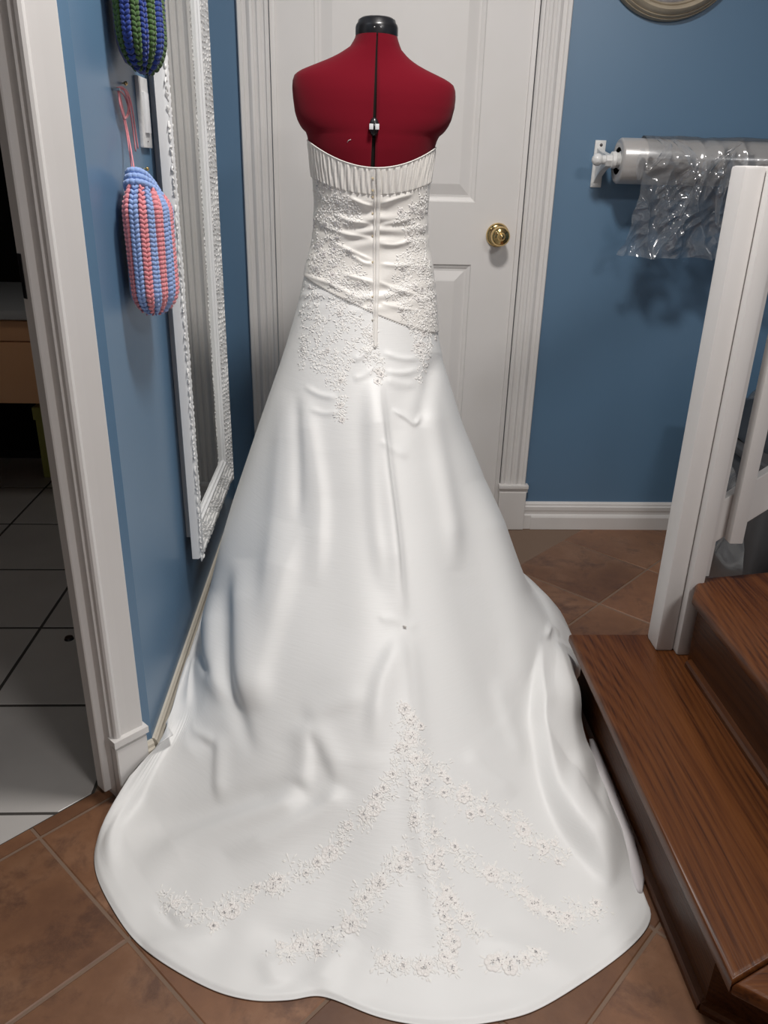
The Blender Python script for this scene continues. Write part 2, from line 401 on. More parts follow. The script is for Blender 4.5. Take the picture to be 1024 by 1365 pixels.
# door leaf: frame with two raised panels
SY = YB+.004; SX0, SX1 = XI0+.003, XI1-.004
def door_leaf():
    V = []; Fc = []
    def rect(x0, x1, z0, z1, y): 
        i = len(V); V.extend([(x0, y, z0), (x1, y, z0), (x1, y, z1), (x0, y, z1)]); return i
    zb = [.035, .26, .880, 1.058, 1.90, DZ-.004]; xb = [SX0, -.104, .370, SX1]
    # grid face pieces around panels
    def quad(x0, x1, z0, z1): i = rect(x0, x1, z0, z1, SY); Fc.append([i, i+1, i+2, i+3])
    quad(xb[0], xb[1], zb[0], zb[5]); quad(xb[2], xb[3], zb[0], zb[5])
    for a, b in ((0, 1), (2, 3), (4, 5)): quad(xb[1], xb[2], zb[a], zb[b])
    i = rect(SX0, SX1, zb[0], zb[5], SY+.035); Fc.append([i, i+3, i+2, i+1])
    V.extend([(SX0, SY, zb[0]), (SX1, SY, zb[0]), (SX1, SY, zb[5]), (SX0, SY, zb[5])]); j = i+4
    for k in range(4): Fc.append([j+k, j+(k+1) % 4, i+(k+1) % 4, i+k])
    return V, Fc, zb, xb
V, Fc, zb, xb = door_leaf(); dl = mesh_obj('door_leaf', V, Fc, M['white']); parts.append(dl)
def panel(x0, x1, z0, z1):
    rings = [(0, 0), (.003, .004), (.010, .0065), (.014, .009), (.020, .009), (.046, .0015), (.050, .0005)]
    V = []; Fc = []
    for ins, d in rings: V += [(x0+ins, SY+d, z0+ins), (x1-ins, SY+d, z0+ins), (x1-ins, SY+d, z1-ins), (x0+ins, SY+d, z1-ins)]
    for r in range(len(rings)-1):
        for k in range(4): Fc.append([r*4+k, r*4+(k+1) % 4, (r+1)*4+(k+1) % 4, (r+1)*4+k])
    Fc.append([(len(rings)-1)*4+k for k in range(4)])
    return mesh_obj('door_panel', V, Fc, M['white'])
parts.append(panel(xb[1], xb[2], zb[1], zb[2])); parts.append(panel(xb[1], xb[2], zb[3], zb[4]))
rel(door, parts)
kx, kz = .444, .968
mt = Matrix.Translation((kx, SY, kz)) @ Matrix.Rotation(PI/2, 4, 'X')
rose = lathe('door_knob', [(0, 0), (.034, 0), (.035, .003), (.032, .009), (.026, .012), (.014, .014), (.012, .028), (.016, .034), (.025, .040), (.0285, .050), (.0275, .060), (.020, .067), (.013, .0685), (.012, .070), (0, .0705)], M['brass'], mtx=mt)
kb = lathe('knob_button', [(0, .069), (.0085, .069), (.009, .073), (.006, .077), (0, .078)], M['brass'], mtx=mt)
rel(door, [rose]); rel(rose, [kb])

# left doorway in the corner wall
dw = struct('door_2'); dw.name = 'door_2'; dw.location = uv(DU1, VW)
def dframe(p, q, t):  # p towards the corner, q proud of the wall
    return uv(DU1+p, VW-q, t)
pr = [(0, 0), (0, .011), (.003, .015), (.008, .0165), (.012, .014), (.0145, .0115), (.030, .0115), (.058, .0125), (.0605, .010), (.0605, 0)]
parts = [extrude('casing', pr, .150, 2.10, dframe, M['white'])]
parts.append(extrude('plinth_block', [(-.004, -.002), (-.004, .018), (-.002, .020), (.060, .020), (.062, .018), (.062, 0)], 0, .128, dframe, M['white']))
parts.append(extrude('plinth_cap', [(-.003, -.002), (-.003, .015), (.061, .015), (.061, 0)], .128, .136, dframe, M['white']))
parts.append(extrude('plinth_cap', [(-.007, -.002), (-.007, .023), (.065, .023), (.065, 0)], .136, .150, dframe, M['white']))
# jamb + stop + shoe
parts.append(extrude('door_jamb', [(-.004, .001), (-.004, -.060), (.010, -.060), (.010, .001)], 0, 2.04, dframe, M['white']))
parts.append(extrude('door_stop', [(-.004, -.022), (-.016, -.022), (-.018, -.024), (-.018, -.050), (-.004, -.050)], 0.012, 2.04, dframe, M['white']))
parts.append(extrude('door_jamb', [(-.80, .0), (-.80, -.10), (-.785, -.10), (-.785, .0)], 0, 2.04, dframe, M['white']))
parts.append(extrude('strike_plate', [(-.0185, -.036), (-.0195, -.036), (-.0195, -.0465), (-.0185, -.0465)], .955, 1.02, dframe, M['black']))
rel(dw, parts)

# baseboards
bbp = [(0, 0), (0, .015), (.050, .015), (.056, .012), (.064, .012), (.070, .0135), (.082, .0135), (.086, .010), (.092, .009), (.096, .006), (.098, .005), (.098, 0)]
b1 = extrude('baseboard_back', bbp, .607, XR, lambda p, q, t: (t, YB-q, p), M['white']); struct('', b1)
extrude('base_bead', [(0, .014), (0, .019), (.044, .019), (.050, .0165), (.054, .014)], .632, XR, lambda p, q, t: (t, YB-q, p), M['white'], b1)
b3 = extrude('baseboard_back_left', bbp, XL, XI0-.0905, lambda p, q, t: (t, YB-q, p), M['cream_base']); b3.name = 'baseboard_corner'; struct('', b3)
b2 = extrude('baseboard_left', bbp, yc_, YB-.012, lambda p, q, t: (XL+q, t, p), M['cream_base']); struct('', b2)
b4 = extrude('baseboard_angle', bbp, DU1+.0625, UC-.001, lambda p, q, t: uv(t, VW-q, p), M['cream_base']); b4.name = 'baseboard_doorway'; struct('', b4)

# ------------------------------------------------------------------ stairs
st = thing('oak_staircase', 'dark stained oak steps with angled corner rising to the right', 'stairs', (.9, 1.1, 0))
T1, T2 = .18, .36; A1 = .506; A2 = .707; TH = .027
def nosed(name, poly, z1, th, m, nose=.008):
    """slab with rounded edges from a polygon (ccw)"""
    bm = bmesh.new(); vs = [bm.verts.new((p[0], p[1], z1-th)) for p in poly]; f = bm.faces.new(vs)
    r = bmesh.ops.extrude_face_region(bm, geom=[f]); up = [v for v in r['geom'] if isinstance(v, bmesh.types.BMVert)]
    for v in up: v.co.z = z1
    es = [e for e in bm.edges if abs(e.verts[0].co.z-e.verts[1].co.z) < 1e-6]
    bmesh.ops.bevel(bm, geom=es, offset=nose, segments=3, affect='EDGES', profile=.5)
    return sm_angle(bm_obj(name, bm, m), 40)
dcx, dcy = .8, -.6   # direction of the angled front edge
CX, CY = A1, .700
E1 = (CX+1.3*dcx, CY+1.3*dcy)
sm = (CX+.55*.92, CY+.55*.39)   # mitre seam
parts = [nosed('tread', [(CX, CY), (CX+1.2*.90, CY+1.2*.43), (1.5, 1.551), (A1, 1.551)], T1, TH, M['oak'])]
parts.append(nosed('tread', [(CX+.0015, CY-.0015), E1, (E1[0]+.3, E1[1]+1.0), (CX+1.2*.90+.001, CY+1.2*.43-.002)], T1, TH, M['oak_x']))
# risers of the first step
RX, RY = .538, .790
E2 = (RX+1.2*dcx, RY+1.2*dcy)
def rline(off): return (RX+off, RY+off*.5)
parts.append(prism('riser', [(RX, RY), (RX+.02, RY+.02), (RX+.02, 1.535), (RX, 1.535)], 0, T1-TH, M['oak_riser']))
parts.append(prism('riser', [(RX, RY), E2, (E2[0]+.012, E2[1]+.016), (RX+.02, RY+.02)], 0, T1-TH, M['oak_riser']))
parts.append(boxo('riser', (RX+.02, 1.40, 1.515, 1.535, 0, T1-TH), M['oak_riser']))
sh = [(0, 0), (.013, 0), (.0125, .008), (.009, .014), (.0, .017)]
parts.append(extrude('shoe_moulding', sh, RY-.004, 1.535, lambda p, q, t: (RX-p, t, q), M['oak']))
parts.append(extrude('shoe_moulding', sh, -.004, 1.2, lambda p, q, t: (RX+t*dcx-p*.6, RY+t*dcy-p*.8, q), M['oak_x']))
cv = [(0, 0), (.012, 0), (.006, -.006), (.0, -.014)]
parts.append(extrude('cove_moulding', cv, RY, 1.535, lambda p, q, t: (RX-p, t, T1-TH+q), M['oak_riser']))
# second step
parts.append(nosed('tread', [(A2, .25), (1.5, .25), (1.5, 1.62), (.745, 1.485), (A2, 1.413)], T2, TH, M['oak']))
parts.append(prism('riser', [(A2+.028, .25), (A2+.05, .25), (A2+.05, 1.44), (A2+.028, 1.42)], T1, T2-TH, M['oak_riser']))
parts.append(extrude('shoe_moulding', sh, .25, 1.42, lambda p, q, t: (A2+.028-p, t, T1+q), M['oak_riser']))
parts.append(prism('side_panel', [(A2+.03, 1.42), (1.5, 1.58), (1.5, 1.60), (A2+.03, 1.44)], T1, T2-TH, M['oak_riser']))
# third step, mostly outside the frame
parts.append(boxo('tread', (1.02, 1.6, .25, 1.50, .54-TH, .54), M['oak'], bevel=.008))
parts.append(boxo('riser', (1.05, 1.07, .25, 1.50, T2, .54-TH), M['oak_riser']))
rel(st, parts)

# newel + railing
nw = thing('stair_railing', 'white painted newel post with sloping rail and balusters on the oak step', 'railing', (.70, 1.49, T1))
def board(name, x0, x1, y0, y1, z0, z1, bev=.004): return boxo(name, (x0, x1, y0, y1, z0, z1), M['white'], bevel=bev)
NT = 1.166
parts = [board('newel_post', .680, .719, 1.478, 1.535, T1, NT, .006), board('newel_post', .720, .751, 1.460, 1.53, T1, NT, .006),
         board('newel_backing', .752, .772, 1.490, 1.53, T2, NT, .002)]
sl = .78
def slant(name, x0, x1, z0, h, y0, y1):
    v = []
    for y in (y0, y1): v += [(x0, y, z0), (x1, y, z0+(x1-x0)*sl), (x1, y, z0+(x1-x0)*sl+h), (x0, y, z0+h)]
    o = mesh_obj(name, v, [[0, 1, 2, 3], [7, 6, 5, 4], [0, 4, 5, 1], [1, 5, 6, 2], [2, 6, 7, 3], [3, 7, 4, 0]], M['white'])
    md = o.modifiers.new('bevel', 'BEVEL'); md.width = .002; md.segments = 2; return o
parts.append(slant('bottom_rail', .768, 1.45, .430, .098, 1.500, 1.522))
parts.append(slant('top_rail', .745, 1.45, 1.025, .13, 1.480, 1.530))
rel(nw, parts)
bl = []
for i, x in enumerate((.806, .936, 1.066, 1.196)):
    zb_ = .436+(x-.793)*sl
    o = board('baluster', x-.014, x+.014, 1.472, 1.499, zb_, zb_+.75, .002); bl.append(o)
rel(nw, bl)
# bin wrapped in film behind the railing
bn = thing('storage_bin', 'dark grey storage bin on the floor behind the white stair railing', 'bin', (1.36, 2.12, 0))
bm = bmesh.new(); box(bm, 1.075, 1.80, 1.86, 2.38, 0.0, .45, bevel=.05, seg=4); o1 = sm_angle(bm_obj('bin_body', bm, M['bin']))
bm = bmesh.new(); box(bm, 1.065, 1.81, 1.850, 2.39, .44, .47, bevel=.014, seg=3); o2 = sm_angle(bm_obj('bin_lid', bm, M['bin']))
rel(bn, [o1, o2])
def crumple(name, fx, nu, nv, m, amp, sc, seed, parent=None, fold=False):
    V = []; Fc = []
    for j in range(nv+1):
        for i in range(nu+1):
            u, v = i/nu, j/nv; p = Vector(fx(u, v)); n = Vector((0, 0, 0))
            q = Vector((p.x*sc+seed, p.y*sc, p.z*sc))
            if fold:
                q2 = Vector((p.x*13+p.z*5+seed, p.z*4.5-p.x*2, seed)); q3 = Vector((p.x*24-p.z*17, p.z*15+p.x*5, seed+4))
                d = amp*(1-abs(noise.noise(q2))*3.2)*1.3+amp*.55*(1-abs(noise.noise(q3))*3)
                d *= .25+.75*min(1, max(0, (v-.28)*3.5))
            else:
                a = noise.voronoi(q*1.0)[0]; r = (a[1]-a[0])
                d = amp*(r-.4) + amp*.7*noise.noise(q*2.3)
            nn = noise.noise_vector(q*.9)
            V.append(p + Vector(nn)*amp*(.25 if fold else .8) + fx.n(u, v)*d)
    for j in range(nv):
        for i in range(nu): k = j*(nu+1)+i; Fc.append([k, k+1, k+nu+2, k+nu+1])
    return mesh_obj(name, V, Fc, m, parent, True)
class Bag:
    def __init__(s, c, r): s.c = c; s.r = r
    def __call__(s, u, v):
        a = 2*PI*u; b = PI*(v*.5)
        e = lambda t: math.copysign(abs(t)**.6, t)
        return (s.c[0]+s.r[0]*e(math.cos(a))*math.sin(b)**.6, s.c[1]+s.r[1]*e(math.sin(a))*math.sin(b)**.6, s.c[2]+s.r[2]*math.cos(b))
    def n(s, u, v): return Vector((math.cos(2*PI*u)*.5, math.sin(2*PI*u)*.5, .7)).normalized()
sk = crumple('folded_garment', Bag((1.42, 2.12, .475), (.33, .24, .10)), 60, 30, M['cloth_dark'], .02, 7, 3)
sk['label'] = 'dark folded garment lying on top of the grey storage bin'; sk['category'] = 'garment'
fc = crumple('plastic_cover', Bag((1.44, 2.12, .0), (.42, .315, .63)), 110, 70, M['film'], .03, 6, 11)
fc['label'] = 'crumpled clear plastic sheet draped over the grey bin behind the railing'; fc['category'] = 'plastic sheet'

# ------------------------------------------------------------------ mirror on the left wall
mr = thing('wall_mirror', 'tall white mirror with ornate carved frame on the left blue wall', 'mirror', (XL, 1.98, .29))
MY0, MY1, MZ0, MZ1 = 1.703, 2.255, .290, 1.95; MXF = -.343
parts = [boxo('backing_frame', (XL, XL+.020, MY0+.045, MY1-.03, MZ0+.035, MZ1-.03), M['mirror_plain'], bevel=.002)]
# frame: profile (w from outer edge inward, d from wall) swept around rectangle with mitres
prof = [(0, .020), (0, .034), (.003, .040), (.008, .0445), (.014, .0455), (.020, .043), (.050, .034), (.060, .031), (.062, .034), (.067, .034), (.069, .029), (.074, .0285), (.077, .0245), (.077, .020)]
V = []; Fc = []; n = len(prof)
for (cy, cz, sy, sz) in ((MY0, MZ0, 1, 1), (MY1, MZ0, -1, 1), (MY1, MZ1, -1, -1), (MY0, MZ1, 1, -1)):
    for w_, d_ in prof: V.append((XL+d_, cy+sy*w_, cz+sz*w_))
for k in range(4):
    for i in range(n): Fc.append([k*n+i, k*n+(i+1) % n, ((k+1) % 4)*n+(i+1) % n, ((k+1) % 4)*n+i])
fr = mesh_obj('frame', V, Fc, M['mirror_plain']); sm_angle(fr, 40); parts.append(fr)
gl = boxo('mirror_pane', (XL+.018, XL+.0235, MY0+.07, MY1-.07, MZ0+.07, MZ1-.07), M['glass']); parts.append(gl)
rel(mr, parts)
# carved ornament
OB = Blobs()
def frame_pt(s, w_):   # along near/bottom/far members
    return s
def leaf_at(y, z, w_d, ang, L, W, H):
    mt = Matrix.Translation((XL+w_d, y, z)) @ Matrix.Rotation(ang, 4, 'X') @ Matrix.Diagonal((H, W, L, 1))
    OB.add(mt, 6, 5)
def dep(w_): return float(np.interp(w_, [0, .014, .02, .06], [.040, .0455, .043, .031]))
def member(y0, z0, dy, dz, L, iy, iz):
    s = .0; k = 0
    while s < L:
        ph = (s/.16) % 1
        for w_ in (.006, .017, .028, .040, .051):
            a = random.uniform(-1, 1)*.5 + (PI/2 if w_ > .012 else 0) + math.sin(s*40+w_*60)*1.0
            y = y0+dy*s+iy*w_; z = z0+dz*s+iz*w_
            base = math.atan2(iy, iz) if False else 0
            leaf_at(y+random.uniform(-.002, .002), z+random.uniform(-.003, .003), dep(w_)-.0005, a, .0075, .0028, .0024)
        if k % 2 == 0: leaf_at(y0+dy*s+iy*.001, z0+dz*s+iz*.001, .041, .6*math.sin(k), .008 if dz else .0022, .0014 if dz else .007, .0022)
        s += .0125; k += 1
member(MY0, MZ0, 0, 1, MZ1-MZ0, 1, 0); member(MY1, MZ0, 0, 1, MZ1-MZ0, -1, 0); member(MY0+.02, MZ0, 1, 0, MY1-MY0-.04, 0, 1)
orn = OB.build('carved_ornament', M['mirror_white']); orn['kind'] = 'stuff'; rel(fr, [orn])

# ------------------------------------------------------------------ light switch, pins
sw = thing('light_switch', 'white light switch on the left wall between pouches and mirror', 'switch', (XL, 1.66, 1.23))
o1 = boxo('switch_plate', (XL, XL+.007, 1.634, 1.704, 1.172, 1.290), M['mirror_white'], bevel=.002)
o2 = boxo('rocker', (XL+.006, XL+.0115, 1.652, 1.686, 1.197, 1.265), M['mirror_plain'], bevel=.0015)
o3 = boxo('screw', (XL+.0065, XL+.0080, 1.667, 1.671, 1.182, 1.184), M['screw'])
rel(sw, [o1, o2]); rel(o1, [o3])
for (p, lab) in (((166, 111), 'small brass pin in the left wall below the green and blue pouch'), ((195, 225), 'small brass pin in the left wall beside the pink and blue pouch top')):
    q = onx(*p, XL+.004)
    bm = bmesh.new(); sphere(bm, (XL+.006, q[1], q[2]), .0036); 
    mt = Matrix.Translation((XL+.002, q[1], q[2])) @ Matrix.Rotation(PI/2, 4, 'Y'); r = bmesh.ops.create_cone(bm, segments=8, radius1=.001, radius2=.001, depth=.012, cap_ends=True, matrix=mt)
    o = bm_obj('push_pin', bm, M['brass'], None, True); o['label'] = lab; o['category'] = 'pin'

# ------------------------------------------------------------------ crocheted pouches
def pouch(name, label, yc, z0, z1, hy, hx, mA, mB, seedv, nr=20, twist=0.0, gather=True, xc=None):
    xc = XL+hx+.004 if xc is None else xc
    t = thing(name, label, 'pouch', (xc, yc, z0), group='crocheted pouches on the left wall')
    H = z1-z0; parts = []
    def prof(s):   # s 0 bottom..1 top : scale of cross-section
        b = min(1, (1-(1-min(s/.22, 1))**2)**.5)
        b = .12+.88*b
        tp = 1-.30*max(0, (s-.80)/.20)**2
        return b*tp
    def cen(a, s):
        k = prof(s)*(1+.03*math.sin(5*a+s*4+seedv))
        ca, sa = math.cos(a), math.sin(a); e = lambda q: math.copysign(abs(q)**.85, q)
        top_drop = -.16*H*max(0, s-.75)/.25*(.5+.5*sa)*(1 if gather else 0)
        return Vector((xc+hx*k*e(ca), yc+hy*k*e(sa)+.010*(1-s)*0+twist*(s-.5)*.03, z0+s*H+top_drop))
    for r in range(nr):
        a = 2*PI*(r+.5)/nr
        if math.cos(a) < -.35: continue
        BB = Blobs(); nst = int(H/.0072)
        for j in range(nst):
            s = (j+.5)/nst
            p = cen(a, s); p2 = cen(a, min(1, s+.02)); tg = (p2-p).normalized()
            out = Vector((hy*math.cos(a), hx*math.sin(a)*1.0, 0)).normalized()
            side = tg.cross(out).normalized(); out = side.cross(tg)
            wdt = max(.0022, (cen(a+PI/nr, s)-cen(a-PI/nr, s)).length*.5)
            for sg in (-1, 1):
                rotm = Matrix((side, out, tg)).transposed().to_4x4()
                mt = Matrix.Translation(p+side*sg*wdt*.42) @ rotm @ Matrix.Rotation(sg*.62, 4, 'Y') @ Matrix.Diagonal((wdt*.52, wdt*.60, .0058, 1))
                BB.add(mt)
        parts.append(BB.build('rib', mA if r % 2 == 0 else mB))
    # core that closes the gaps
    V = []; Fc = []; na = 28; ns = 20
    for j in range(ns+1):
        for i in range(na):
            p = cen(2*PI*i/na, j/ns); c = Vector((xc, yc, p.z)); V.append(c+(p-c)*.96)
    for j in range(ns):
        for i in range(na): Fc.append([j*na+i, j*na+(i+1) % na, (j+1)*na+(i+1) % na, (j+1)*na+i])
    Fc += [list(range(na)), list(range(ns*na, ns*na+na))]
    parts.append(mesh_obj('inner_pouch', V, Fc, mB, None, True))
    if gather:
        bm = bmesh.new()
        for j in range(3):
            for i in range(26):
                a = 2*PI*(i+.5*(j % 2))/26; p = cen(a, 1.0)+Vector((-.002*j, 0, .004+.0085*j)); c = Vector((xc, yc, p.z)); p = c+(p-c)*(1-.14*j)
                sphere(bm, p, .0072, 1, 1, .8, 7, 5)
        parts.append(bm_obj('cuff', bm, mB, None, True))
    rel(t, parts); return t, cen
p1, cen1 = pouch('crocheted_pouch', 'pink and light blue striped crocheted pouch hanging on the left blue wall', 1.480, .900, 1.114, .086, .033, M['yarn_pink'], M['yarn_blue'], 1.0, nr=18)
p2, _ = pouch('crocheted_pouch', 'green and royal blue striped crocheted pouch cut off at the picture top', 1.535, 1.283, 1.56, .080, .034, M['yarn_green'], M['yarn_royal'], 2.2, nr=18, gather=False)
# hanging yarn of the lower pouch
nail = onx(154, 118, XL+.006)
nail = np.array([XL+.006, nail[1], nail[2]])
def W(px, py, x): return onx(px, py, x)
ypts = [W(157, 121, XL+.006), W(163, 150, XL+.008), W(170, 185, XL+.012), W(176, 226, XL+.022)]
ypts2 = [W(158, 119, XL+.007), W(167, 160, XL+.010), W(173, 190, XL+.016), W(179, 226, XL+.030)]
bmv = []
parts = [tube_obj('yarn_loop', catmull(ypts), .0012, M['yarn_pink']), tube_obj('yarn_loop', catmull(ypts2), .0012, M['yarn_pink']),
         tube_obj('yarn_loop', catmull([W(156, 119, XL+.006), W(164, 119, XL+.012), W(172, 130, XL+.014), W(173, 148, XL+.012), W(167, 157, XL+.01), W(161, 140, XL+.01), W(157, 120, XL+.008)]), .0014, M['yarn_pink']),
         tube_obj('yarn_tail', catmull([W(157, 118, XL+.006), W(168, 120, XL+.01), W(175, 138, XL+.012), W(180, 170, XL+.012), W(184, 198, XL+.012)]), .0014, M['yarn_pink']),
         tube_obj('yarn_tail', catmull([W(156, 117, XL+.007), W(165, 118, XL+.014), W(172, 140, XL+.014), W(177, 170, XL+.012), W(181, 202, XL+.012)]), .0014, M['yarn_pink']),
         tube_obj('yarn_loop', catmull([W(158, 120, XL+.008), W(160, 140, XL+.010), W(166, 158, XL+.01), W(171, 145, XL+.012), W(166, 128, XL+.01), W(158, 119, XL+.01)]), .0014, M['yarn_pink'])]
rel(p1, parts)
bm = bmesh.new(); mt = Matrix.Translation((XL+.005, nail[1], nail[2]-.001)) @ Matrix.Rotation(PI/2, 4, 'Y'); bmesh.ops.create_cone(bm, segments=10, radius1=.0012, radius2=.0026, depth=.016, cap_ends=True, matrix=mt)
o = bm_obj('nail', bm, M['steel']); o['label'] = 'nail in the left wall holding up the pink yarn loop'; o['category'] = 'nail'

# ------------------------------------------------------------------ round frame on the back wall
rf = thing('round_wall_frame', 'round antique cream moulded wall frame cut off at the upper right', 'picture frame', (.862, YB, 1.735))
mt = Matrix.Translation((.862, YB, 1.735)) @ Matrix.Rotation(PI/2, 4, 'X')
RO = .200
o1 = lathe('frame_ring', [(RO, 0), (RO, .012), (RO-.003, .018), (RO-.005, .016), (RO-.007, .022), (RO-.010, .026), (RO-.012, .024), (RO-.017, .034), (RO-.024, .040), (RO-.031, .036), (RO-.034, .028), (RO-.037, .031), (RO-.041, .026), (RO-.044, .012), (RO-.044, 0)], M['clockframe'], mtx=mt, n=72, closed=True)
o2 = lathe('picture', [(0, .008), (RO-.042, .008), (RO-.042, .004), (0, .004)], M['clockface'], mtx=mt, n=48)
rel(rf, [o1, o2])

# ------------------------------------------------------------------ film roll on brackets
RYc, RZc, RR = 2.440, 1.180, .060
fr_ = thing('film_roll', 'thick roll of clear garment film mounted on the back blue wall', 'plastic roll', (1.1, RYc, RZc))
mtx = Matrix.Translation((.752, RYc, RZc)) @ Matrix.Rotation(PI/2, 4, 'Y')
o1 = lathe('wound_film', [(.036, 0), (.052, -.001), (RR-.003, .001), (RR, .005), (RR, .90), (.036, .90)], M['filmroll'], mtx=mtx, n=64)
o2 = lathe('core_tube', [(.036, .0), (.033, .001), (.033, .89), (.036, .89)], M['dark'], mtx=mtx, n=40)
rel(fr_, [o1, o2])
br = thing('roll_bracket', 'white bracket with round knob at the left end of the film roll', 'bracket', (.71, YB, RZc))
q1 = boxo('bracket_plate', (.708, .740, YB-.006, YB, 1.108, 1.235), M['mirror_white'], bevel=.002)
V = []; pr2 = [(YB-.004, 1.215), (YB-.035, 1.205), (RYc+.012, 1.198), (RYc-.014, 1.194), (RYc-.018, 1.180), (RYc-.010, 1.166), (RYc+.025, 1.156), (YB-.030, 1.138), (YB-.004, 1.118)]
q2 = extrude('bracket_arm', pr2, .716, .732, lambda p, q, t: (t, p, q), M['mirror_white'])
mty = Matrix.Translation((.700, RYc, 1.182)) @ Matrix.Rotation(PI/2, 4, 'Y')
q3 = lathe('rod', [(0, -.004), (.012, -.002), (.012, .030), (.022, .034), (.023, .044), (.020, .046), (.020, .056), (.024, .058), (.024, .068), (.013, .070), (.013, .97), (0, .97)], M['mirror_white'], mtx=mty, n=32)
bm = bmesh.new(); sphere(bm, (.695, RYc, 1.182), .0165, u=24, v=16); q4 = bm_obj('end_knob', bm, M['mirror_white'], None, True)
sc = []
for z_ in (1.222, 1.124):
    mts = Matrix.Translation((.726, YB-.006, z_)) @ Matrix.Rotation(PI/2, 4, 'X'); sc.append(lathe('screw', [(0, .0025), (.003, .002), (.0045, 0)], M['screw'], mtx=mts, n=12))
rel(br, [q1, q2, q3]); rel(q1, sc); rel(q3, [q4])
br2 = thing('roll_bracket', 'white bracket holding the right end of the film roll beyond the newel', 'bracket', (1.68, YB, RZc))
q1 = boxo('bracket_plate', (1.664, 1.696, YB-.006, YB, 1.108, 1.235), M['mirror_white'], bevel=.002)
q2 = extrude('bracket_arm', pr2, 1.668, 1.684, lambda p, q, t: (t, p, q), M['mirror_white']); rel(br2, [q1, q2])
# loose film hanging from the roll, crumpled
class Hang:
    def __init__(s, x0, x1, L): s.x0 = x0; s.x1 = x1; s.L = L
    def __call__(s, u, v):
        # v 0: over the roll top, 1: hem
        d = v*(s.L+.15)
        if d < .15:
            a = d/(RR+.003)-.9; rr = RR+.005+.010*v; y = RYc-rr*math.sin(a); z = RZc+rr*math.cos(a)
        else:
            a = .15/(RR+.003)-.9; rr = RR+.005+.01*.15; y = RYc-rr*math.sin(a)+.012*(d-.15)/s.L; z = RZc+rr*math.cos(a)-(d-.15)
        nar = 1-.16*math.sin(min(1, v*1.2)*PI*.75)
        xm = (s.x0+s.x1)/2; x = xm+(s.x0-xm)*nar*(1-2*u) if False else s.x0+(s.x1-s.x0)*u
        x -= .05*v*v*(1-u)
        y += .010*math.sin(u*19+v*6)*v
        return (x, y-.006, z)
    def n(s, u, v): return Vector((.25*math.sin(u*25), -1, .15*math.sin(v*17))).normalized()
hg = crumple('hanging_film', Hang(.818, 1.22, .258), 240, 140, M['film'], .015, 17, 5.0, fold=True)
rel(fr_, [hg])
# twisted bright folds of the film
fo = []
for pts in (([(903, 293), (925, 255), (948, 222), (972, 202), (990, 190)]), ([(851, 240), (855, 215), (857, 198)]), ([(862, 228), (880, 212), (890, 195), (875, 183)]),
            ([(955, 300), (960, 260), (970, 230), (978, 205)]), ([(912, 240), (926, 222), (915, 200), (896, 185)])):
    P = [ony(p[0], p[1], RYc-RR-.012-.004*i) for i, p in enumerate(pts)]
    cc = catmull(P, 6); V = []; Fc = []
    for i, p in enumerate(cc):
        wv = .006*(.4+math.sin(PI*i/(len(cc)-1)))
        for k in range(5): V.append((p[0]+(k-2)*wv*.8, p[1]-.004*abs(math.cos(k*1.57+i*.4)), p[2]+(k-2)*wv*.25))
    for i in range(len(cc)-1):
        for k in range(4): a = i*5+k; Fc.append([a, a+1, a+6, a+5])
    fo.append(mesh_obj('film_crease', V, Fc, M['film'], None, True))
rel(fr_, fo)

# ------------------------------------------------------------------ dark utility room
vn = thing('vanity_cabinet', 'beech wall cabinet with grey countertop in the dark room at left', 'cabinet', (-1.3, 2.9, .40))
o1 = boxo('countertop', (-2.0, -.60, 2.58, 3.22, .680, .712), M['counter'], bevel=.012)
o2 = boxo('body', (-1.98, -.62, 2.615, 3.2, .405, .680), M['drawer'])
o3 = boxo('drawer', (-1.97, -.63, 2.600, 2.617, .407, .608), M['drawer'], bevel=.003)
o4 = boxo('top_panel', (-1.97, -.63, 2.600, 2.617, .612, .675), M['drawer'], bevel=.003)
rel(vn, [o1, o2, o3, o4])
gb = thing('storage_box', 'olive green box standing on the floor under the beech cabinet', 'box', (-1.10, 3.05, 0))
o1 = boxo('box_body', (-1.195, -.98, 2.98, 3.14, 0, .235), M['green'], bevel=.003); o2 = boxo('box_lid', (-1.20, -.975, 2.973, 3.147, .236, .285), M['green'], bevel=.003)
rel(gb, [o1, o2])
mtd = Matrix.Translation((-.727, 1.812, 0)); bm = bmesh.new(); bmesh.ops.create_cone(bm, segments=20, radius1=.0125, radius2=.010, depth=.006, cap_ends=True, matrix=Matrix.Translation((-.727, 1.812, .0035)))
dr = bm_obj('drain_cap', bm, M['black']); dr['label'] = 'small round black cap on the pale tile floor of the dark room'; dr['category'] = 'floor cap'

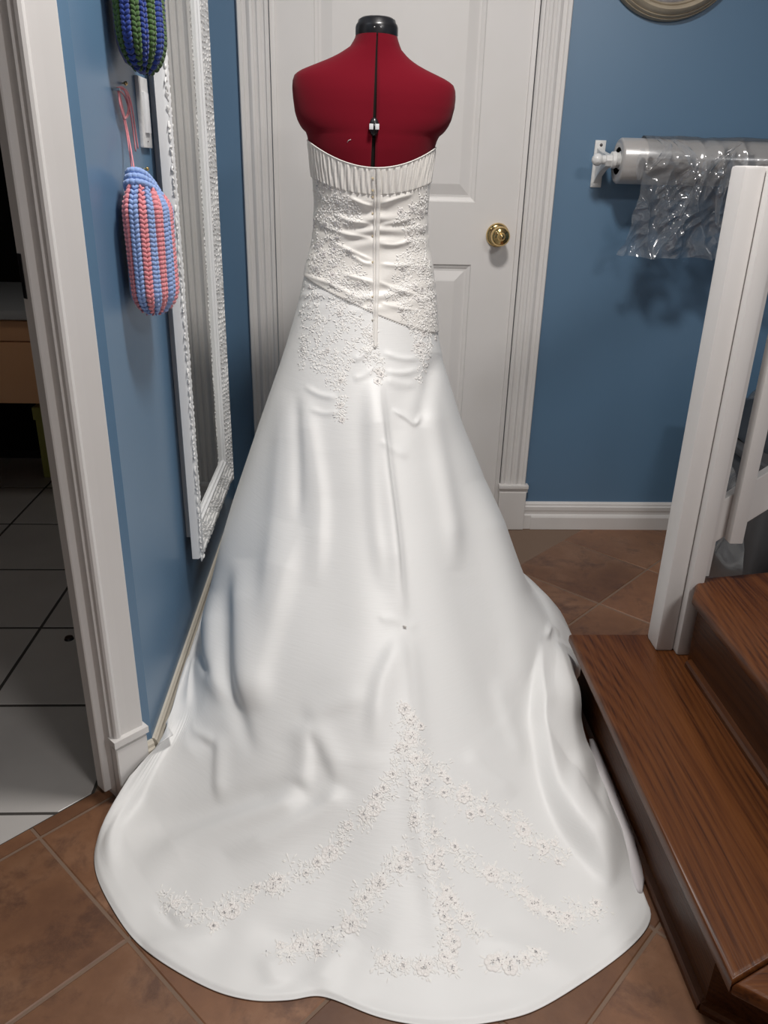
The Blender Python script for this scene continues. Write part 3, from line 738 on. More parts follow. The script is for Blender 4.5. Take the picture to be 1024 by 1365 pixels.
# ------------------------------------------------------------------ dress form
df_ = thing('dress_form', 'red fabric tailor dress form with black neck cap wearing the gown', 'mannequin', (.05, 1.95, 0))
SEC = np.array([  # z, xl, xr, back, front
 [.80, -.105, .200, .095, .095], [.86, -.108, .195, .090, .085], [.93, -.092, .184, .075, .075], [.99, -.077, .169, .066, .070], [1.05, -.074, .166, .070, .085], [1.10, -.080, .172, .080, .105],
 [1.147, -.087, .178, .090, .115], [1.185, -.092, .184, .094, .115], [1.205, -.096, .190, .094, .110], [1.214, -.099, .194, .093, .107], [1.222, -.109, .204, .093, .105], [1.235, -.117, .213, .092, .101], [1.250, -.1225, .2195, .090, .097],
 [1.275, -.126, .225, .086, .090], [1.295, -.1275, .2265, .081, .084], [1.310, -.126, .225, .075, .077], [1.320, -.122, .220, .070, .072], [1.328, -.112, .208, .066, .067],
 [1.336, -.094, .187, .062, .062], [1.345, -.072, .162, .058, .058], [1.355, -.048, .139, .054, .054], [1.366, -.026, .121, .051, .050], [1.380, -.004, .106, .048, .047], [1.395, .006, .099, .046, .046], [1.408, .010, .095, .044, .045]])
def sec(z): return [np.interp(z, SEC[:, 0], SEC[:, k]) for k in range(1, 5)]
YC = 1.95
def torso(scale, gap):
    nz = 110; na = 120; V = []
    for j in range(nz+1):
        z = .80+(1.408-.80)*j/nz; xl, xr, b, f_ = sec(z); a = (xr-xl)/2*scale; xc = (xl+xr)/2
        wg = np.interp(z, [1.14, 1.40], [.0043, .0016]) if gap else 0
        t0 = math.asin(min(.9, wg/a)); xs = np.interp(z, [1.14, 1.405], [.0462, .0525]); tc_ = math.asin((xs-xc)/a)
        e = .72 if 1.2 < z < 1.34 else .9
        e = float(np.interp(z, [1.15, 1.24, 1.32, 1.37], [1.0, .80, .78, 1.0]))
        for i in range(na+1):
            t = tc_+t0+(2*PI-2*t0)*i/na
            sx, cx = math.sin(t), math.cos(t)
            x = xc+a*math.copysign(abs(sx)**1.0, sx); dd = (b if cx > 0 else f_)*scale
            y = YC-dd*math.copysign(abs(cx)**e, cx)
            zz = z-.035*(x-.05)*(1 if z > 1.2 else 0)*min(1, (z-1.2)/.08 if z > 1.2 else 0)
            # shallow spine hollow and shoulder blades
            if cx > 0: y += .006*math.exp(-((x-xc)/.03)**2)*math.exp(-((z-1.22)/.08)**2)
            V.append((x, y, zz))
    Fc = []
    for j in range(nz):
        for i in range(na): k = j*(na+1)+i; Fc.append([k, k+1, k+na+2, k+na+1])
    return V, Fc, na
V, Fc, na = torso(1, True); to = mesh_obj('torso', V, Fc, M['red'], None, True)
md = to.modifiers.new('thick', 'SOLIDIFY'); md.thickness = .006; md.offset = -1
V, Fc, _ = torso(.945, False); core = mesh_obj('inner_core', V, Fc, M['dark'], None, True)
mtn = Matrix.Translation((.0525, YC, 1.400))
neck = lathe('neck_cap', [(0, 0), (.0435, 0), (.0450, .004), (.0450, .018), (.0435, .023), (.0405, .026), (.039, .0315), (.032, .036), (.015, .0385), (0, .039)], M['black'], mtx=mtn, n=48)
dial = lathe('dial', [(0, .006), (.004, .006), (.0062, .004), (.0068, 0), (.0062, -.004), (.004, -.006), (0, -.006)], M['black'], n=24, mtx=Matrix.Translation((.048, YC-.090, 1.226)) @ Matrix.Rotation(0, 4, 'X'))
dial.scale = (1, 1, 1)
bm = bmesh.new(); sphere(bm, (.0480, YC-.087, 1.226), .0105, 1, .85, 1.75, 20, 14); dial2 = bm_obj('adjuster_housing', bm, M['black'], None, True)
q = []
for sx in (-1, 1):
    q.append(boxo('dial_mark', (.0480+sx*.0062-.0042, .0480+sx*.0062+.0042, YC-.1030, YC-.0925, 1.2205, 1.2315), M['mirror_plain'], bevel=.0008))
for sx in (-.006, .007):
    bm = bmesh.new(); sphere(bm, (.0525+sx, YC-.0452, 1.413), .0016, 1, .5, 1); q.append(bm_obj('screw', bm, M['steel'], None, True))
q.append(tube_obj('pole', [(.05, YC, .03), (.05, YC, .85)], .014, M['black'], n=16))
for k in range(4):
    a = PI/4+k*PI/2; q.append(tube_obj('foot', [(.05, YC, .06), (.05+.10*math.cos(a), YC+.10*math.sin(a), .045), (.05+.2*math.cos(a), YC+.2*math.sin(a), .012)], .010, M['black']))
rel(df_, [to, core, neck, dial2, dial]+q[4:]); rel(dial2, q[:2]); rel(neck, q[2:4])
# thread snips on the red fabric
bvt = BVHTree.FromPolygons([Vector(v) for v in torso(1, True)[0]], Fc)
def hit(bv, px, py):
    d = Vector(ray(px, py)).normalized(); return bv.ray_cast(Vector(CAM), d)
tp = []
for (px, py) in ((463, 190), (465, 187), (468, 186)):
    h = hit(bvt, px, py)
    if h[0]: tp.append(h[0]+h[1]*.0008)
if len(tp) == 3:
    o = tube_obj('loose_thread', tp, .0005, M['lace'], n=5); o['label'] = 'tiny white loose thread clinging to the red back of the form'; o['category'] = 'thread'

# ------------------------------------------------------------------ the gown
gown = thing('wedding_dress', 'strapless ivory satin wedding gown with lace appliques and long train', 'dress', (.08, 1.5, 0))
GZ = np.array([  # z, xl, xr, ycentre, back, front
 [1.147, -.0955, .1865, 1.95, .103, .125], [1.10, -.088, .180, 1.95, .096, .118], [1.072, -.083, .177, 1.95, .088, .105], [.992, -.086, .178, 1.95, .082, .085], [.93, -.104, .194, 1.95, .092, .095],
 [.86, -.120, .205, 1.95, .118, .10], [.787, -.142, .212, 1.95, .150, .11], [.715, -.167, .228, 1.945, .185, .125], [.563, -.226, .280, 1.93, .275, .16], [.443, -.270, .335, 1.91, .36, .22],
 [.35, -.305, .373, 1.89, .44, .29], [.27, -.330, .405, 1.87, .525, .36], [.20, -.350, .432, 1.84, .60, .45], [.12, -.360, .470, 1.78, .68, .56]])
GZ = GZ[::-1]
# smooth interpolation of the sections
_zs = np.linspace(.12, 1.147, 600)
_tab = np.stack([np.interp(_zs, GZ[:, 0], GZ[:, k]) for k in range(1, 6)], 1)
_k = np.hanning(61); _k /= _k.sum()
_pad = np.pad(_tab, ((30, 30), (0, 0)), mode='reflect', reflect_type='odd'); _tab = np.stack([np.convolve(_pad[:, i], _k, 'valid') for i in range(5)], 1)
def gsec(z): return [np.interp(z, _zs, _tab[:, k]) for k in range(5)]
# hem outline on the floor (world metres), back half measured, front half behind
HEM = [(-.366, 1.80), (-.366, 1.62), (-.367, 1.46), (-.372, 1.32), (-.425, 1.215), (-.456, 1.14), (-.445, 1.065), (-.392, .98), (-.322, .903), (-.217, .838), (-.146, .814), (-.085, .812), (-.035, .817), (.043, .785), (.10, .771), (.151, .767), (.22, .773), (.289, .791),
       (.396, .849), (.473, .901), (.512, .945), (.520, .995), (.510, 1.09), (.507, 1.18), (.510, 1.27), (.518, 1.375), (.530, 1.45), (.560, 1.60), (.592, 1.73), (.600, 1.86), (.598, 1.959), (.570, 2.07), (.530, 2.17), (.46, 2.27), (.34, 2.35), (.18, 2.40), (.0, 2.39), (-.16, 2.33), (-.28, 2.22), (-.345, 2.06), (-.365, 1.93)]
zc0 = gsec(.12)
HC = catmull(HEM+[HEM[0]], 10)[:-1]
ang = np.arctan2((HC[:, 0]-(zc0[0]+zc0[1])/2)/((zc0[1]-zc0[0])/2), -(HC[:, 1]-zc0[2])/np.where(HC[:, 1] < zc0[2], zc0[3], zc0[4]))
o_ = np.argsort(ang); ang = ang[o_]; HX = HC[o_, 0]; HY = HC[o_, 1]
ang = np.concatenate([ang-2*PI, ang, ang+2*PI]); HX = np.tile(HX, 3); HY = np.tile(HY, 3)
NT_ = 760
# more columns at the visible back
tt = np.linspace(-PI, PI, NT_, endpoint=False)
hx = np.interp(tt, ang, HX); hy = np.interp(tt, ang, HY)
kk = np.hanning(9); kk /= kk.sum()
hx = np.convolve(np.pad(hx, 4, mode='wrap'), kk, 'valid'); hy = np.convolve(np.pad(hy, 4, mode='wrap'), kk, 'valid')
rows = []; ZN = []
zrows = np.concatenate([np.linspace(1.147, 1.09, 40, endpoint=False), np.linspace(1.09, .78, 150, endpoint=False), np.linspace(.78, .12, 230)])
sT, cT = np.sin(tt), np.cos(tt)
for z in zrows:
    xl, xr, yc, b, f_ = gsec(z); a = (xr-xl)/2; xc = (xl+xr)/2
    dd = np.where(cT > 0, b, f_)
    e = float(np.interp(z, [.12, .8, 1.0], [1.0, .95, .92]))
    x = xc+a*sT; y = yc-dd*np.sign(cT)*np.abs(cT)**e
    fade = np.clip((z-1.02)/(1.147-1.02), 0, 1)
    topz = .048*(sT**2)*np.where(cT > 0, 1, 1)+np.where(cT < 0, .02*(-cT), 0)-.004*sT
    rows.append(np.stack([x, y, np.full(NT_, z)+topz*fade], 1)); ZN.append(z)
NP = 260
ring = rows[-1]
ringp = rows[-2]
for k in range(1, NP+1):
    s = k/NP
    P = np.empty((NT_, 3))
    P[:, 0] = ring[:, 0]+(hx-ring[:, 0])*s; P[:, 1] = ring[:, 1]+(hy-ring[:, 1])*s
    # at narrow places (against the wall) stay fuller
    L = np.hypot(hx-ring[:, 0], hy-ring[:, 1])
    pw = np.interp(L, [0, .12, .4], [.9, 1.4, 2.1])
    P[:, 2] = .0065+.1135*(1-s)**pw
    # soft rolled hem
    P[:, 2] += .045*math.sin(PI*min(1, s*1.02))*np.clip((.24-L)/.12, 0, 1)*(tt > 0)
    P[:, 2] += .100*s**1.3*np.clip((-.355-hx)/.010, 0, 1)*np.clip((hy-1.12)/.18, 0, 1)
    P[:, 2] -= .0040*np.clip((s-.975)/.025, 0, 1)
    rows.append(P); ZN.append(-s)
G = np.array(rows); ZN = np.array(ZN); NR = len(rows)
_r0 = 40+150+230
def gsm(A, sig):
    k = int(sig*3); w_ = np.exp(-.5*(np.arange(-k, k+1)/sig)**2); w_ /= w_.sum()
    P = np.pad(A, ((k, k), (0, 0), (0, 0)), mode='reflect', reflect_type='odd'); out = np.zeros_like(A)
    for i, q in enumerate(w_): out += q*P[i:i+A.shape[0]]
    return out
_bl = np.exp(-((np.arange(NR)-_r0)/85.)**2)*1.25; _bl = np.clip(_bl, 0, 1)[:, None, None]
G = G*(1-_bl)+gsm(G, 34)*_bl
def normals(G):
    du = np.roll(G, -1, 1)-np.roll(G, 1, 1); dv = np.gradient(G, axis=0)
    n = np.cross(du, dv); n /= (np.linalg.norm(n, axis=2, keepdims=True)+1e-12)
    # outward: pointing away from centre / up
    c = np.array([.08, 1.85, .2]); s = np.sign(((G-c)*n).sum(2)); 
    if np.median(s) < 0: n = -n
    return n
N = normals(G)
TH_ = np.tile(tt, (NR, 1)); ZZ = np.tile(ZN[:, None], (1, NT_))
disp = np.zeros((NR, NT_))
# soft vertical flutes that grow downwards
gr = np.clip((.78-ZZ)/.6, 0, 1)*np.where(ZZ > 0, 1, np.clip(1+ZZ*1.0, 0, 1))
disp += gr*(.007*np.sin(TH_*5.0+.6+.25*np.sin(ZZ*6))+.003*np.sin(TH_*11+1.3+ZZ*2))
# pooled ripples of the train
pl = np.clip(-ZZ*1.3, 0, 1)*np.where(ZZ < 0, 1, 0)
X_, Y_ = G[..., 0], G[..., 1]
def fbm(x, y, sc, seed):
    a = np.zeros_like(x); r = np.random.RandomState(seed)
    for o in range(9):
        k = sc*(1+.45*o); th = r.uniform(0, PI); ph = r.uniform(0, 6.28); a += np.sin(k*(x*np.cos(th)+y*np.sin(th))+ph+1.5*np.sin(k*.4*(y-x)+ph))/(1+.45*o)
    return a/3
disp += pl*(.0062*fbm(X_, Y_, 9, 3)+.0018*fbm(X_, Y_, 22, 5))*np.clip((1+ZZ)*12, 0, 1)
PXg, PYg = project(G)
visible = (np.cos(TH_) > -.25) | (ZZ < 0)
def ridge(pts, h, wl, wr=None, step=False, zlim=None, ends=True):
    """crease along a line drawn where the cloth shows it; width in image pixels"""
    global disp
    wr = wl if wr is None else wr
    P = catmull(pts, 6) if len(pts) > 2 else np.array(pts, float)
    lo = P.min(0)-4*max(wl, wr); hi = P.max(0)+4*max(wl, wr)
    mk = (PXg > lo[0]) & (PXg < hi[0]) & (PYg > lo[1]) & (PYg < hi[1]) & visible
    if not mk.any(): return
    x = PXg[mk]; y = PYg[mk]; best = np.full(x.shape, 1e9); side = np.zeros_like(x); par = np.zeros_like(x)
    nseg = len(P)-1
    for i in range(nseg):
        a, b = P[i], P[i+1]; d = b-a; L2 = d@d+1e-9
        t = ((x-a[0])*d[0]+(y-a[1])*d[1])/L2; tc = np.clip(t, 0, 1)
        dx = x-a[0]-tc*d[0]; dy = y-a[1]-tc*d[1]; dd = np.hypot(dx, dy); up = dd < best
        cr = d[0]*dy-d[1]*dx
        best = np.where(up, dd, best); side = np.where(up, np.sign(cr), side); par = np.where(up, (i+tc)/nseg, par)
    w_ = np.where(side > 0, wl, wr)     # side>0: left of travel when going down the image
    prof = np.exp(-(best/w_)**2)
    if ends: prof = prof*np.clip(np.sin(np.clip(par, 0, 1)*PI)*1.6, 0, 1)
    dsp = disp[mk]; dsp += h*prof; disp[mk] = dsp
# going down the image: side>0 is image-left
# --- centre back box pleat and seam
ridge([(504, 505), (512, 600), (524, 700), (538, 830)], .017, 17, 7)
ridge([(508, 520), (519, 620), (531, 720), (537, 800)], -.0035, 3, 2)
ridge([(494, 500), (494, 600), (500, 700), (512, 790)], .006, 10, 10)
ridge([(539, 838), (545, 900), (552, 1000), (562, 1100), (580, 1200), (600, 1320)], .009, 16, 14)
ridge([(541, 845), (549, 920), (556, 1020)], -.003, 3, 3)
ridge([(535, 845), (516, 890), (503, 930), (498, 1000)], .010, 10, 22)
ridge([(537, 832), (525, 828), (510, 826)], .004, 4, 3, ends=False)
ridge([(537, 834), (545, 836), (556, 834)], .004, 3, 3)
# --- upper skirt soft folds
ridge([(405, 520), (417, 600), (425, 680), (418, 780)], .009, 20, 12)
ridge([(383, 520), (375, 620), (366, 720), (355, 840)], .007, 14, 24)
ridge([(395, 520), (398, 600), (396, 700)], -.006, 8, 8)
ridge([(398, 700), (372, 790), (350, 880), (340, 950)], .012, 34, 14)
ridge([(565, 500), (578, 570), (592, 640), (603, 700), (610, 760)], .012, 12, 15)
ridge([(583, 470), (570, 520), (560, 570)], -.008, 10, 10)
ridge([(548, 500), (535, 540), (530, 600)], -.004, 16, 16)
ridge([(522, 545), (540, 556), (553, 565), (563, 553)], .005, 3, 4)
ridge([(512, 505), (532, 512), (556, 514)], .003, 6, 6)
ridge([(505, 590), (522, 600), (545, 610)], .0025, 5, 5)
ridge([(640, 640), (665, 740), (690, 850), (700, 960)], .014, 18, 22)
ridge([(600, 700), (625, 820), (650, 900), (680, 1000)], -.006, 26, 26)
ridge([(440, 600), (450, 750), (455, 900)], -.007, 40, 40)
ridge([(665, 900), (680, 960), (700, 1020)], .006, 9, 14)
ridge([(620, 1000), (650, 1030), (690, 1060)], .006, 12, 8)
# hip drag lines
for (a, b, h) in (((405, 515), (450, 530), .003), ((412, 545), (455, 548), .0025), ((510, 470), (560, 478), .003), ((512, 495), (560, 492), .003), ((470, 480), (496, 462), .003), ((470, 505), (498, 490), .002)):
    ridge([a, ((a[0]+b[0])/2, (a[1]+b[1])/2+4), b], h, 4, 4)
# --- left side lobes
ridge([(306, 745), (303, 830), (304, 900), (318, 955), (338, 1010)], -.009, 12, 10)
ridge([(322, 745), (322, 830), (326, 900), (336, 950)], .016, 14, 22)
ridge([(290, 790), (287, 850), (290, 900), (300, 940)], .014, 12, 9)
ridge([(268, 838), (272, 875), (284, 905)], -.009, 6, 6)
ridge([(258, 870), (252, 910), (248, 950)], .010, 10, 8)
ridge([(228, 960), (250, 972), (275, 985), (290, 988)], .008, 3, 8)
ridge([(292, 975), (290, 1020), (288, 1068)], .007, 4, 12)
ridge([(403, 958), (408, 990), (406, 1030), (400, 1050)], .009, 18, 7)
ridge([(405, 960), (425, 985), (440, 1015), (452, 1048)], .008, 6, 20)
ridge([(404, 958), (440, 945), (495, 930)], .005, 7, 20)
ridge([(185, 1160), (240, 1125), (310, 1095), (372, 1072), (400, 1050)], .012, 22, 12)
ridge([(170, 1120), (240, 1090), (320, 1065), (385, 1042)], -.010, 14, 14)
ridge([(300, 1140), (370, 1110), (430, 1075), (452, 1045)], .010, 18, 10)
ridge([(185, 1060), (230, 1015), (270, 985)], .012, 18, 18)
ridge([(148, 1160), (150, 1110), (178, 1060), (205, 1010)], .012, 10, 14)
ridge([(212, 1205), (222, 1225), (236, 1238)], -.006, 5, 9)
ridge([(190, 1262), (240, 1255), (300, 1240)], .005, 12, 12)
ridge([(330, 1240), (420, 1255), (520, 1250)], -.005, 22, 22)
ridge([(355, 1270), (365, 1300), (372, 1312)], .006, 12, 12)
ridge([(425, 1320), (440, 1280), (470, 1250)], .007, 16, 16)
ridge([(640, 1250), (700, 1270), (780, 1300)], .006, 16, 16)
ridge([(700, 1190), (780, 1225), (850, 1230)], -.006, 20, 20)
ridge([(790, 1250), (830, 1235), (862, 1200)], .006, 14, 14)
# --- right side rolls
ridge([(713, 858), (713, 920), (716, 980), (728, 1045), (752, 1100), (790, 1145), (818, 1180)], .038, 3.0, 62, ends=True)
ridge([(716, 850), (717, 930), (722, 1000), (736, 1050), (765, 1105), (812, 1160)], -.008, 6, 4) if False else None
ridge([(705, 790), (725, 860), (750, 900), (768, 960)], .016, 18, 22)
ridge([(742, 850), (722, 845), (716, 858)], .010, 5, 5)
ridge([(802, 1000), (770, 1020), (756, 1045), (757, 1075), (775, 1105), (812, 1135), (850, 1165)], .011, 12, 28)
ridge([(798, 1035), (796, 1070), (793, 1105)], .006, 3, 14)
ridge([(782, 930), (790, 950), (785, 990)], -.014, 5, 5)
ridge([(792, 945), (800, 972), (800, 1002)], .022, 12, 14)
ridge([(775, 900), (785, 930), (780, 960)], .010, 16, 16)
# --- bodice: vertical pleats of the band, ruching, sash seams
back = np.clip(np.cos(TH_)*3+1.2, 0, 1)
band = np.clip((ZZ-1.093)/.002, 0, 1)*(ZZ > 0)
pj = .0013*np.sin(TH_*62+2.2*np.sin(TH_*7)+1.5*np.sin(ZZ*40))+.0008*np.sin(TH_*110+np.sin(ZZ*70)*1.2)
disp += band*(.0014+pj*np.clip((1.147-ZZ)/.006, .15, 1))
bod = np.clip((1.092-ZZ)/.01, 0, 1)*np.clip((ZZ-.84)/.03, 0, 1)
dxc = np.abs(PXg-501)
ru = np.sin((ZZ+.10*np.sign(PXg-501)*-1*(dxc/600.)*1.5)*150+2.0*np.sin(ZZ*43)+1.2*np.sin(dxc*.05+ZZ*30))
disp += bod*back*ru*(.0016*np.exp(-(dxc/34.)**2)+.0006)*(np.cos(TH_) > 0)
seam = .85-.062*sT[None, :]-.012*np.sign(PXg-501)*np.exp(-(dxc/30)**2)*0
disp += .0028*np.clip((ZZ-seam)/.0015, 0, 1)*np.clip((1.06-ZZ)/.1, 0, 1)*(ZZ > 0)
for pts, h in (([(457, 365), (480, 372), (499, 378)], .004), ([(503, 376), (530, 386), (560, 395)], .004), ([(470, 340), (485, 350), (499, 352)], .0035), ([(440, 320), (470, 335), (498, 348)], .003),
               ([(503, 402), (530, 410), (556, 414)], .0028), ([(405, 366), (440, 378), (480, 398)], .003), ([(445, 285), (470, 294), (498, 300)], .0032), ([(430, 300), (465, 312), (498, 318)], .0032),
               ([(465, 262), (482, 270), (498, 275)], .0035), ([(505, 272), (530, 264), (552, 258)], .003), ([(505, 300), (528, 296), (550, 290)], .003), ([(505, 325), (528, 326), (550, 318)], .003), ([(505, 352), (530, 354), (548, 352)], .003)):
    ridge(pts, h, 3.5, 2.2)
G2 = G+N*disp[..., None]
# floor, wall, step and casing limits
G2[..., 2] = np.maximum(G2[..., 2], .003)
low = G2[..., 2] < .6
G2[..., 0] = np.where(low & (G2[..., 1] > 1.325), np.maximum(G2[..., 0], XL+.019), G2[..., 0])
vv = (G2[..., 1]-G2[..., 0])/S2; ex = np.maximum(vv-(VW-.026), 0)*(G2[..., 1] < 1.40)*(G2[..., 0] < XL+.0185)
G2[..., 0] += ex*S2/2; G2[..., 1] -= ex*S2/2
rt = (G2[..., 1] < 1.60)
lim = np.interp(G2[..., 1], [1.50, 1.55, 1.62, 1.72], [.515, .530, .565, .70])
lim2 = np.interp(G2[..., 1], [1.552, 1.66], [.497, .70]); ww = np.clip((G2[..., 2]-.10)/.04, 0, 1)
lim = np.minimum(lim, lim2*ww+lim*(1-ww))
G2[..., 0] = np.where(G2[..., 1] < 1.72, np.minimum(G2[..., 0], lim), G2[..., 0])
wz = np.clip((.35-ZZ)/.1, 0, 1)[..., None]   # relax the low cloth a little
for _ in range(7):
    A = G2.copy(); A[1:-1] = (G2[:-2]+G2[2:]+2*G2[1:-1])/4; A = (np.roll(A, 1, 1)+np.roll(A, -1, 1)+2*A)/4
    wl_ = wz*np.clip((NR-4-np.arange(NR))/6., 0, 1)[:, None, None]; G2 = G2*(1-wl_)+A*wl_
G2[..., 2] = np.maximum(G2[..., 2], .0025)
G2[..., 1] = np.minimum(G2[..., 1], YB-.03)
def grid_faces(mask_rows):
    f = []
    for j in mask_rows:
        b = j*NT_
        for i in range(NT_): i2 = (i+1) % NT_; f.append((b+i, b+NT_+i, b+NT_+i2, b+i2))
    return f
def gown_part(name, m, keep):
    """keep(row, col) boolean array over faces"""
    K = keep; jj, ii = np.nonzero(K); i2 = (ii+1) % NT_
    q = np.stack([jj*NT_+ii, (jj+1)*NT_+ii, (jj+1)*NT_+i2, jj*NT_+i2], 1)
    u, inv = np.unique(q, return_inverse=True); inv = inv.reshape(q.shape)
    me = bpy.data.meshes.new(name); vs = G2.reshape(-1, 3)[u]
    me.vertices.add(len(vs)); me.vertices.foreach_set('co', vs.astype(np.float32).ravel())
    me.loops.add(inv.size); me.loops.foreach_set('vertex_index', inv.astype(np.int32).ravel())
    me.polygons.add(len(inv)); me.polygons.foreach_set('loop_start', np.arange(0, inv.size, 4, dtype=np.int32))
    me.update(calc_edges=True); me.validate()
    o = link(name, me, m, None, True)
    return o
zf = (ZZ[:-1]+ZZ[1:])/2; sf = seam[:, :] if seam.shape[0] > 1 else np.tile(seam, (NR, 1))
sf = sf[:-1]
isband = zf > 1.093; isbod = (~isband) & (zf > sf) & (ZZ[1:] > 0)
ob = gown_part('top_band', M['bodice'], isband); obo = gown_part('bodice', M['bodice'], isbod); osk = gown_part('skirt', M['satin'], ~(isband | isbod))
for o in (ob, obo, osk):
    md = o.modifiers.new('thick', 'SOLIDIFY'); md.thickness = .0012; md.offset = -1
rel(gown, [ob, obo, osk])
# BVH of the gown for trims
vv_ = G2.reshape(-1, 3)[:, :]
step = 2
jj, ii = np.meshgrid(np.arange(0, NR-1-step, step), np.arange(0, NT_, step), indexing='ij')
fq = np.stack([jj*NT_+ii, (jj+step)*NT_+ii, (jj+step)*NT_+(ii+step) % NT_, jj*NT_+(ii+step) % NT_], -1).reshape(-1, 4)
bv = BVHTree.FromPolygons([Vector(v) for v in vv_.tolist()], fq.tolist())
def on(px, py):
    h = hit(bv, px, py)
    if h[0] is None: return None, None
    n = h[1]
    if n.dot(Vector(CAM)-h[0]) < 0: n = -n
    return h[0], n
# top piping edge
topv = [G2[0, i]+np.array([0, 0, .0006]) for i in range(0, NT_, 3)]
pe = tube_obj('top_edge', topv, .0013, M['bodice'], n=6, closed=True); rel(gown, [pe])
# zip placket
def strip(name, pts, w_, lift, m, th=.0012):
    V = []; Fc = []; c = catmull(pts, 10)
    for p in c:
        for sx, l in ((-1, .0002), (-.7, lift), (0, lift*1.35), (.7, lift), (1, .0002)):
            h, n = on(p[0]+sx*w_, p[1])
            if h is None: h, n = on(p[0], p[1])
            if h is None: return None
            V.append(h+n*l)
    for i in range(len(c)-1):
        for k in range(4): a = i*5+k; Fc.append([a, a+1, a+6, a+5])
    return mesh_obj(name, V, Fc, m, None, True)
zp = strip('zip_placket', [(504, 225), (504.5, 260), (503, 320), (502.5, 380), (501, 430), (500.5, 461)], 3.0, .0028, M['bodice'])
zp2 = strip('zip_edge', [(499, 226), (499.5, 270), (498.5, 330), (498.5, 390), (498, 455)], 1.3, .0020, M['bodice'])
rel(gown, [o for o in (zp, zp2) if o])
bt = []
for y in (238, 254, 263, 285, 315, 350, 396, 427):
    h, n = on(496.5, y)
    if h is None: continue
    bm = bmesh.new(); sphere(bm, h+n*.0012, .0013, 1, .7, 1.0, 10, 8)
    V, Fq = tube([h+n*.001+Vector((dx, 0, dz)) for dx, dz in ((-.002, .0015), (.001, .0022), (.0035, .001), (.003, -.0012), (0, -.0018))], .0005, 5)
    me2 = bpy.data.meshes.new('t'); me2.from_pydata(V, [], Fq); bm.from_mesh(me2); bpy.data.meshes.remove(me2)
    bt.append(bm_obj('button_loop', bm, M['loop'], None, True))
for (px, py, s) in ((500, 463, .0042), (539, 836, .0040), (497, 427, .003)):
    h, n = on(px, py)
    if h is not None:
        bm = bmesh.new()
        for k in range(5): sphere(bm, h+n*.0032+Vector((random.uniform(-1, 1), 0, random.uniform(-1, 1)))*s*.5, s*.55, 1, .7, 1, 8, 6)
        bt.append(bm_obj('bustle_button', bm, M['bodice'], None, True))
rel(gown, bt)
# inner layer peeping out beside the step
V = []; Fc = []
inner = [(785, 985), (785, 1015), (788, 1045), (800, 1085), (812, 1120), (828, 1155), (850, 1190)]
outer = [(796, 985), (832, 1020), (848, 1052), (858, 1085), (862, 1115), (862, 1150), (856, 1192)]
ci = catmull(inner, 6); co = catmull(outer, 6)
for a, b in zip(ci, co):
    for k in range(7):
        t = k/6; p = a*(1-t)+b*t; z = .005+.022*math.sin(t*PI)*min(1, 3*(1-len(V)/(7*len(ci))))
        q_ = onz(p[0], p[1], z); V.append((min(q_[0], .530), q_[1], z))
for i in range(len(ci)-1):
    for k in range(6): a = i*7+k; Fc.append([a, a+1, a+8, a+7])
li = mesh_obj('inner_lining', V, Fc, M['satin_in'], None, True); md = li.modifiers.new('thick', 'SOLIDIFY'); md.thickness = .0012; rel(gown, [li])
bpy.context.view_layer.update()

# lace appliques
flowers = []; leafV = []; leafF = []; beads = []
def frame_at(px, py):
    h, n = on(px, py)
    if h is None: return None
    t = Vector((1, 0, 0)); t = (t-n*t.dot(n)).normalized(); b = n.cross(t); return h, n, t, b
def drop(p, n, lift=.0006):
    """settle a point of a motif onto the cloth"""
    q = bv.find_nearest(p, .03)
    if q[0] is None: return p+n*lift
    nn = q[1]; nn = nn if nn.dot(n) > 0 else -nn
    return q[0]+nn*lift
def add_leaf(fr, ang, dist, L, W, lift=.0014):
    h, n, t, b = fr; d = t*math.cos(ang)+b*math.sin(ang); s_ = n.cross(d); c = h+d*dist; k0 = len(leafV)
    pr_ = [(0, 0), (.3, .8), (.6, 1), (.85, .6), (1, 0)]
    ring_ = []
    for u_, w_ in pr_: ring_.append((u_, w_))
    for u_, w_ in pr_[-2:0:-1]: ring_.append((u_, -w_))
    for u_, w_ in ring_: leafV.append(drop(c+d*(u_*L)+s_*(w_*W), n, .0003))
    leafV.append(drop(c+d*(.55*L), n, lift))
    m_ = len(ring_)
    for i in range(m_): leafF.append((k0+i, k0+(i+1) % m_, k0+m_))
